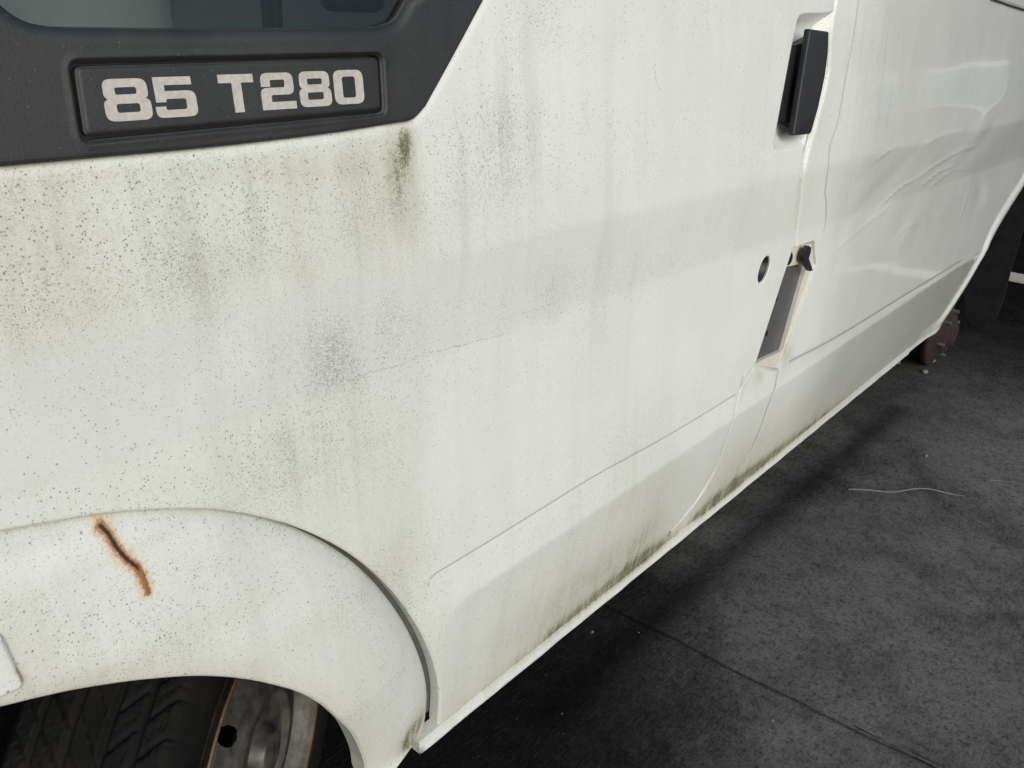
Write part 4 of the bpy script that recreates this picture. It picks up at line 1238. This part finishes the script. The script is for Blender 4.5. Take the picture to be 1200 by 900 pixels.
# ------------------------------------------------------------------ things on the ground
def ribbon(pts, w, t):
    P = spline(pts, .01); n = len(P)
    bm = bmesh.new(); rows = []
    for i, p in enumerate(P):
        d = nrm(P[min(i + 1, n - 1)] - P[max(i - 1, 0)]); q = np.array([-d[1], d[0]])
        u = i / (n - 1); ww = w * (1.25 * math.exp(-((u - .42) / .13) ** 2) + .30 * math.exp(-((u - .75) / .14) ** 2) + .10)
        zz = .004 + .004 * math.sin(i * .35)
        rows.append([bm.verts.new((p[0] + q[0] * ww, p[1] + q[1] * ww, zz)), bm.verts.new((p[0], p[1], zz + t)), bm.verts.new((p[0] - q[0] * ww, p[1] - q[1] * ww, zz + .001)), bm.verts.new((p[0], p[1], zz - .002))])
    for a, b in zip(rows[:-1], rows[1:]):
        for k in range(4): bm.faces.new((a[k], a[(k + 1) % 4], b[(k + 1) % 4], b[k]))
    return bm
def thing(o, label, cat, group=None):
    o['label'] = label; o['category'] = cat
    if group: o['group'] = group
    return o
thing(bm_obj("dry_straw", ribbon(DATA['straw'], .006, .003), M['straw'], None, True), "long bleached dry grass blade lying on the dark ground beside the van", "straw")
thing(bm_obj("dry_straw", ribbon(DATA['straw2'], .003, .0015), M['straw'], None, True), "thin grey dry stalk on dark ground at the right edge of the photo", "straw")
def stone(name, c, s, seed):
    r = random.Random(seed); bm = bmesh.new(); bmesh.ops.create_icosphere(bm, subdivisions=2, radius=1)
    for v in bm.verts:
        k = 1 + r.uniform(-.22, .22)
        v.co = Vector((c[0] + v.co.x * s * k, c[1] + v.co.y * s * .8 * k, s * .35 + v.co.z * s * .55 * k))
    return bm_obj(name, bm, M['stone'], None, True, 60)
labels = ["tiny pale stone in the ground joint nearest the van sill", "tiny pale stone further along the ground joint", "pale stone chip lying under the rusty rear hub",
          "grey stone chip on the ground just left of the rusty rear hub", "flat pale stone chip in front of the rusty rear hub", "tiny stone at the ground joint half way to the bottom edge",
          "light flake on the ground between grass blade and hub", "tiny white chip on ground near the bottom right"]
sizes = [.004, .003, .016, .014, .016, .003, .008, .004]
for i, (p, l, s) in enumerate(zip(DATA['bits'], labels, sizes)):
    thing(stone("stone_chip", p, s, i), l, "stone", "stone chips on the ground")
bmk = bmesh.new()
PX0, PX1, PY0, PY1, PZ = 5.38, 5.56, -2.6, 1.2, .012
for q in ([(PX0, PY0, PZ), (PX1, PY0, PZ), (PX1, PY1, PZ), (PX0, PY1, PZ)], [(PX0, PY0, 0), (PX0, PY0, PZ), (PX0, PY1, PZ), (PX0, PY1, 0)], [(PX0, PY0, 0), (PX1, PY0, 0), (PX1, PY0, PZ), (PX0, PY0, PZ)], [(PX0, PY1, PZ), (PX1, PY1, PZ), (PX1, PY1, 0), (PX0, PY1, 0)], [(PX1, PY0, 0), (PX1, PY1, 0), (PX1, PY1, PZ), (PX1, PY0, PZ)]):
    bmk.faces.new([bmk.verts.new(p) for p in q])
bmesh.ops.remove_doubles(bmk, verts=bmk.verts, dist=.0005)
bm_obj("sunlit_pavement", bmk, M['kerb'])['kind'] = 'structure'  # pale colour stands in for sunlight on this far strip
# loose grit
bm = bmesh.new(); r = random.Random(3)
for _ in range(350):
    x, y = r.uniform(.6, 3.5), r.uniform(-1.0, .4)
    s = r.choice([.0008, .001, .0012, .0015, .002])
    vs = [bm.verts.new((x + s * r.uniform(.6, 1.3) * math.cos(a), y + s * r.uniform(.6, 1.3) * math.sin(a), .0005)) for a in (0, 1.6, 3.2, 4.7)]
    tpv = bm.verts.new((x, y, s * r.uniform(.8, 1.5) + .001))
    for i in range(4): bm.faces.new((vs[i], vs[(i + 1) % 4], tpv))
grit = bm_obj("loose_grit", bm, M['grit'])
grit['kind'] = 'stuff'

# ------------------------------------------------------------------ unseen low workshop, added to give the van's glossy rear side something to mirror
shop = bpy.data.objects.new("reflection_workshop", None)
COL.objects.link(shop); shop.location = (15.0, -6.2, 0)
thing(shop, "unseen low grey workshop added as a reflection for the dented rear side of the van", "building")
WALL = simple("grey_render_wall", (.13, .135, .135), .9, .2, 3, .4, 60, .004)
FRAME = simple("white_window_frame", (.6, .6, .58), .5, .1, 20)
ROOF = simple("dark_roof_sheet", (.06, .06, .062), .6, .2, 6)
PANE = simple("window_pane", (.20, .27, .27), .06, .1, 4)
def box(name, x0, x1, y0, y1, z0, z1, mat, parent, bev=.01):
    return bm_obj(name, rounded_box(((x0 + x1) / 2, (y0 + y1) / 2, (z0 + z1) / 2), (x1 - x0, y1 - y0, z1 - z0), bev, 1), mat, parent)
box("wall", 0, 6, -5.6, 5.6, -.05, 3.6, WALL, shop)
box("roof", -.3, 6.3, -5.9, 5.9, 3.602, 3.78, ROOF, shop)
box("door", -.04, .02, -1.2, 1.2, 0, 2.5, ROOF, shop)
for yy_ in (-4.2, -2.6, 1.9, 3.3, 4.9):
    f_ = box("window", -.05, .02, yy_ - .45, yy_ + .45, .85, 1.45, FRAME, shop, .012)
    for a_, b_ in ((-.40, -.02), (.02, .40)):
        box("pane", -.062, -.045, yy_ + a_, yy_ + b_, .91, 1.39, PANE, f_, .002)
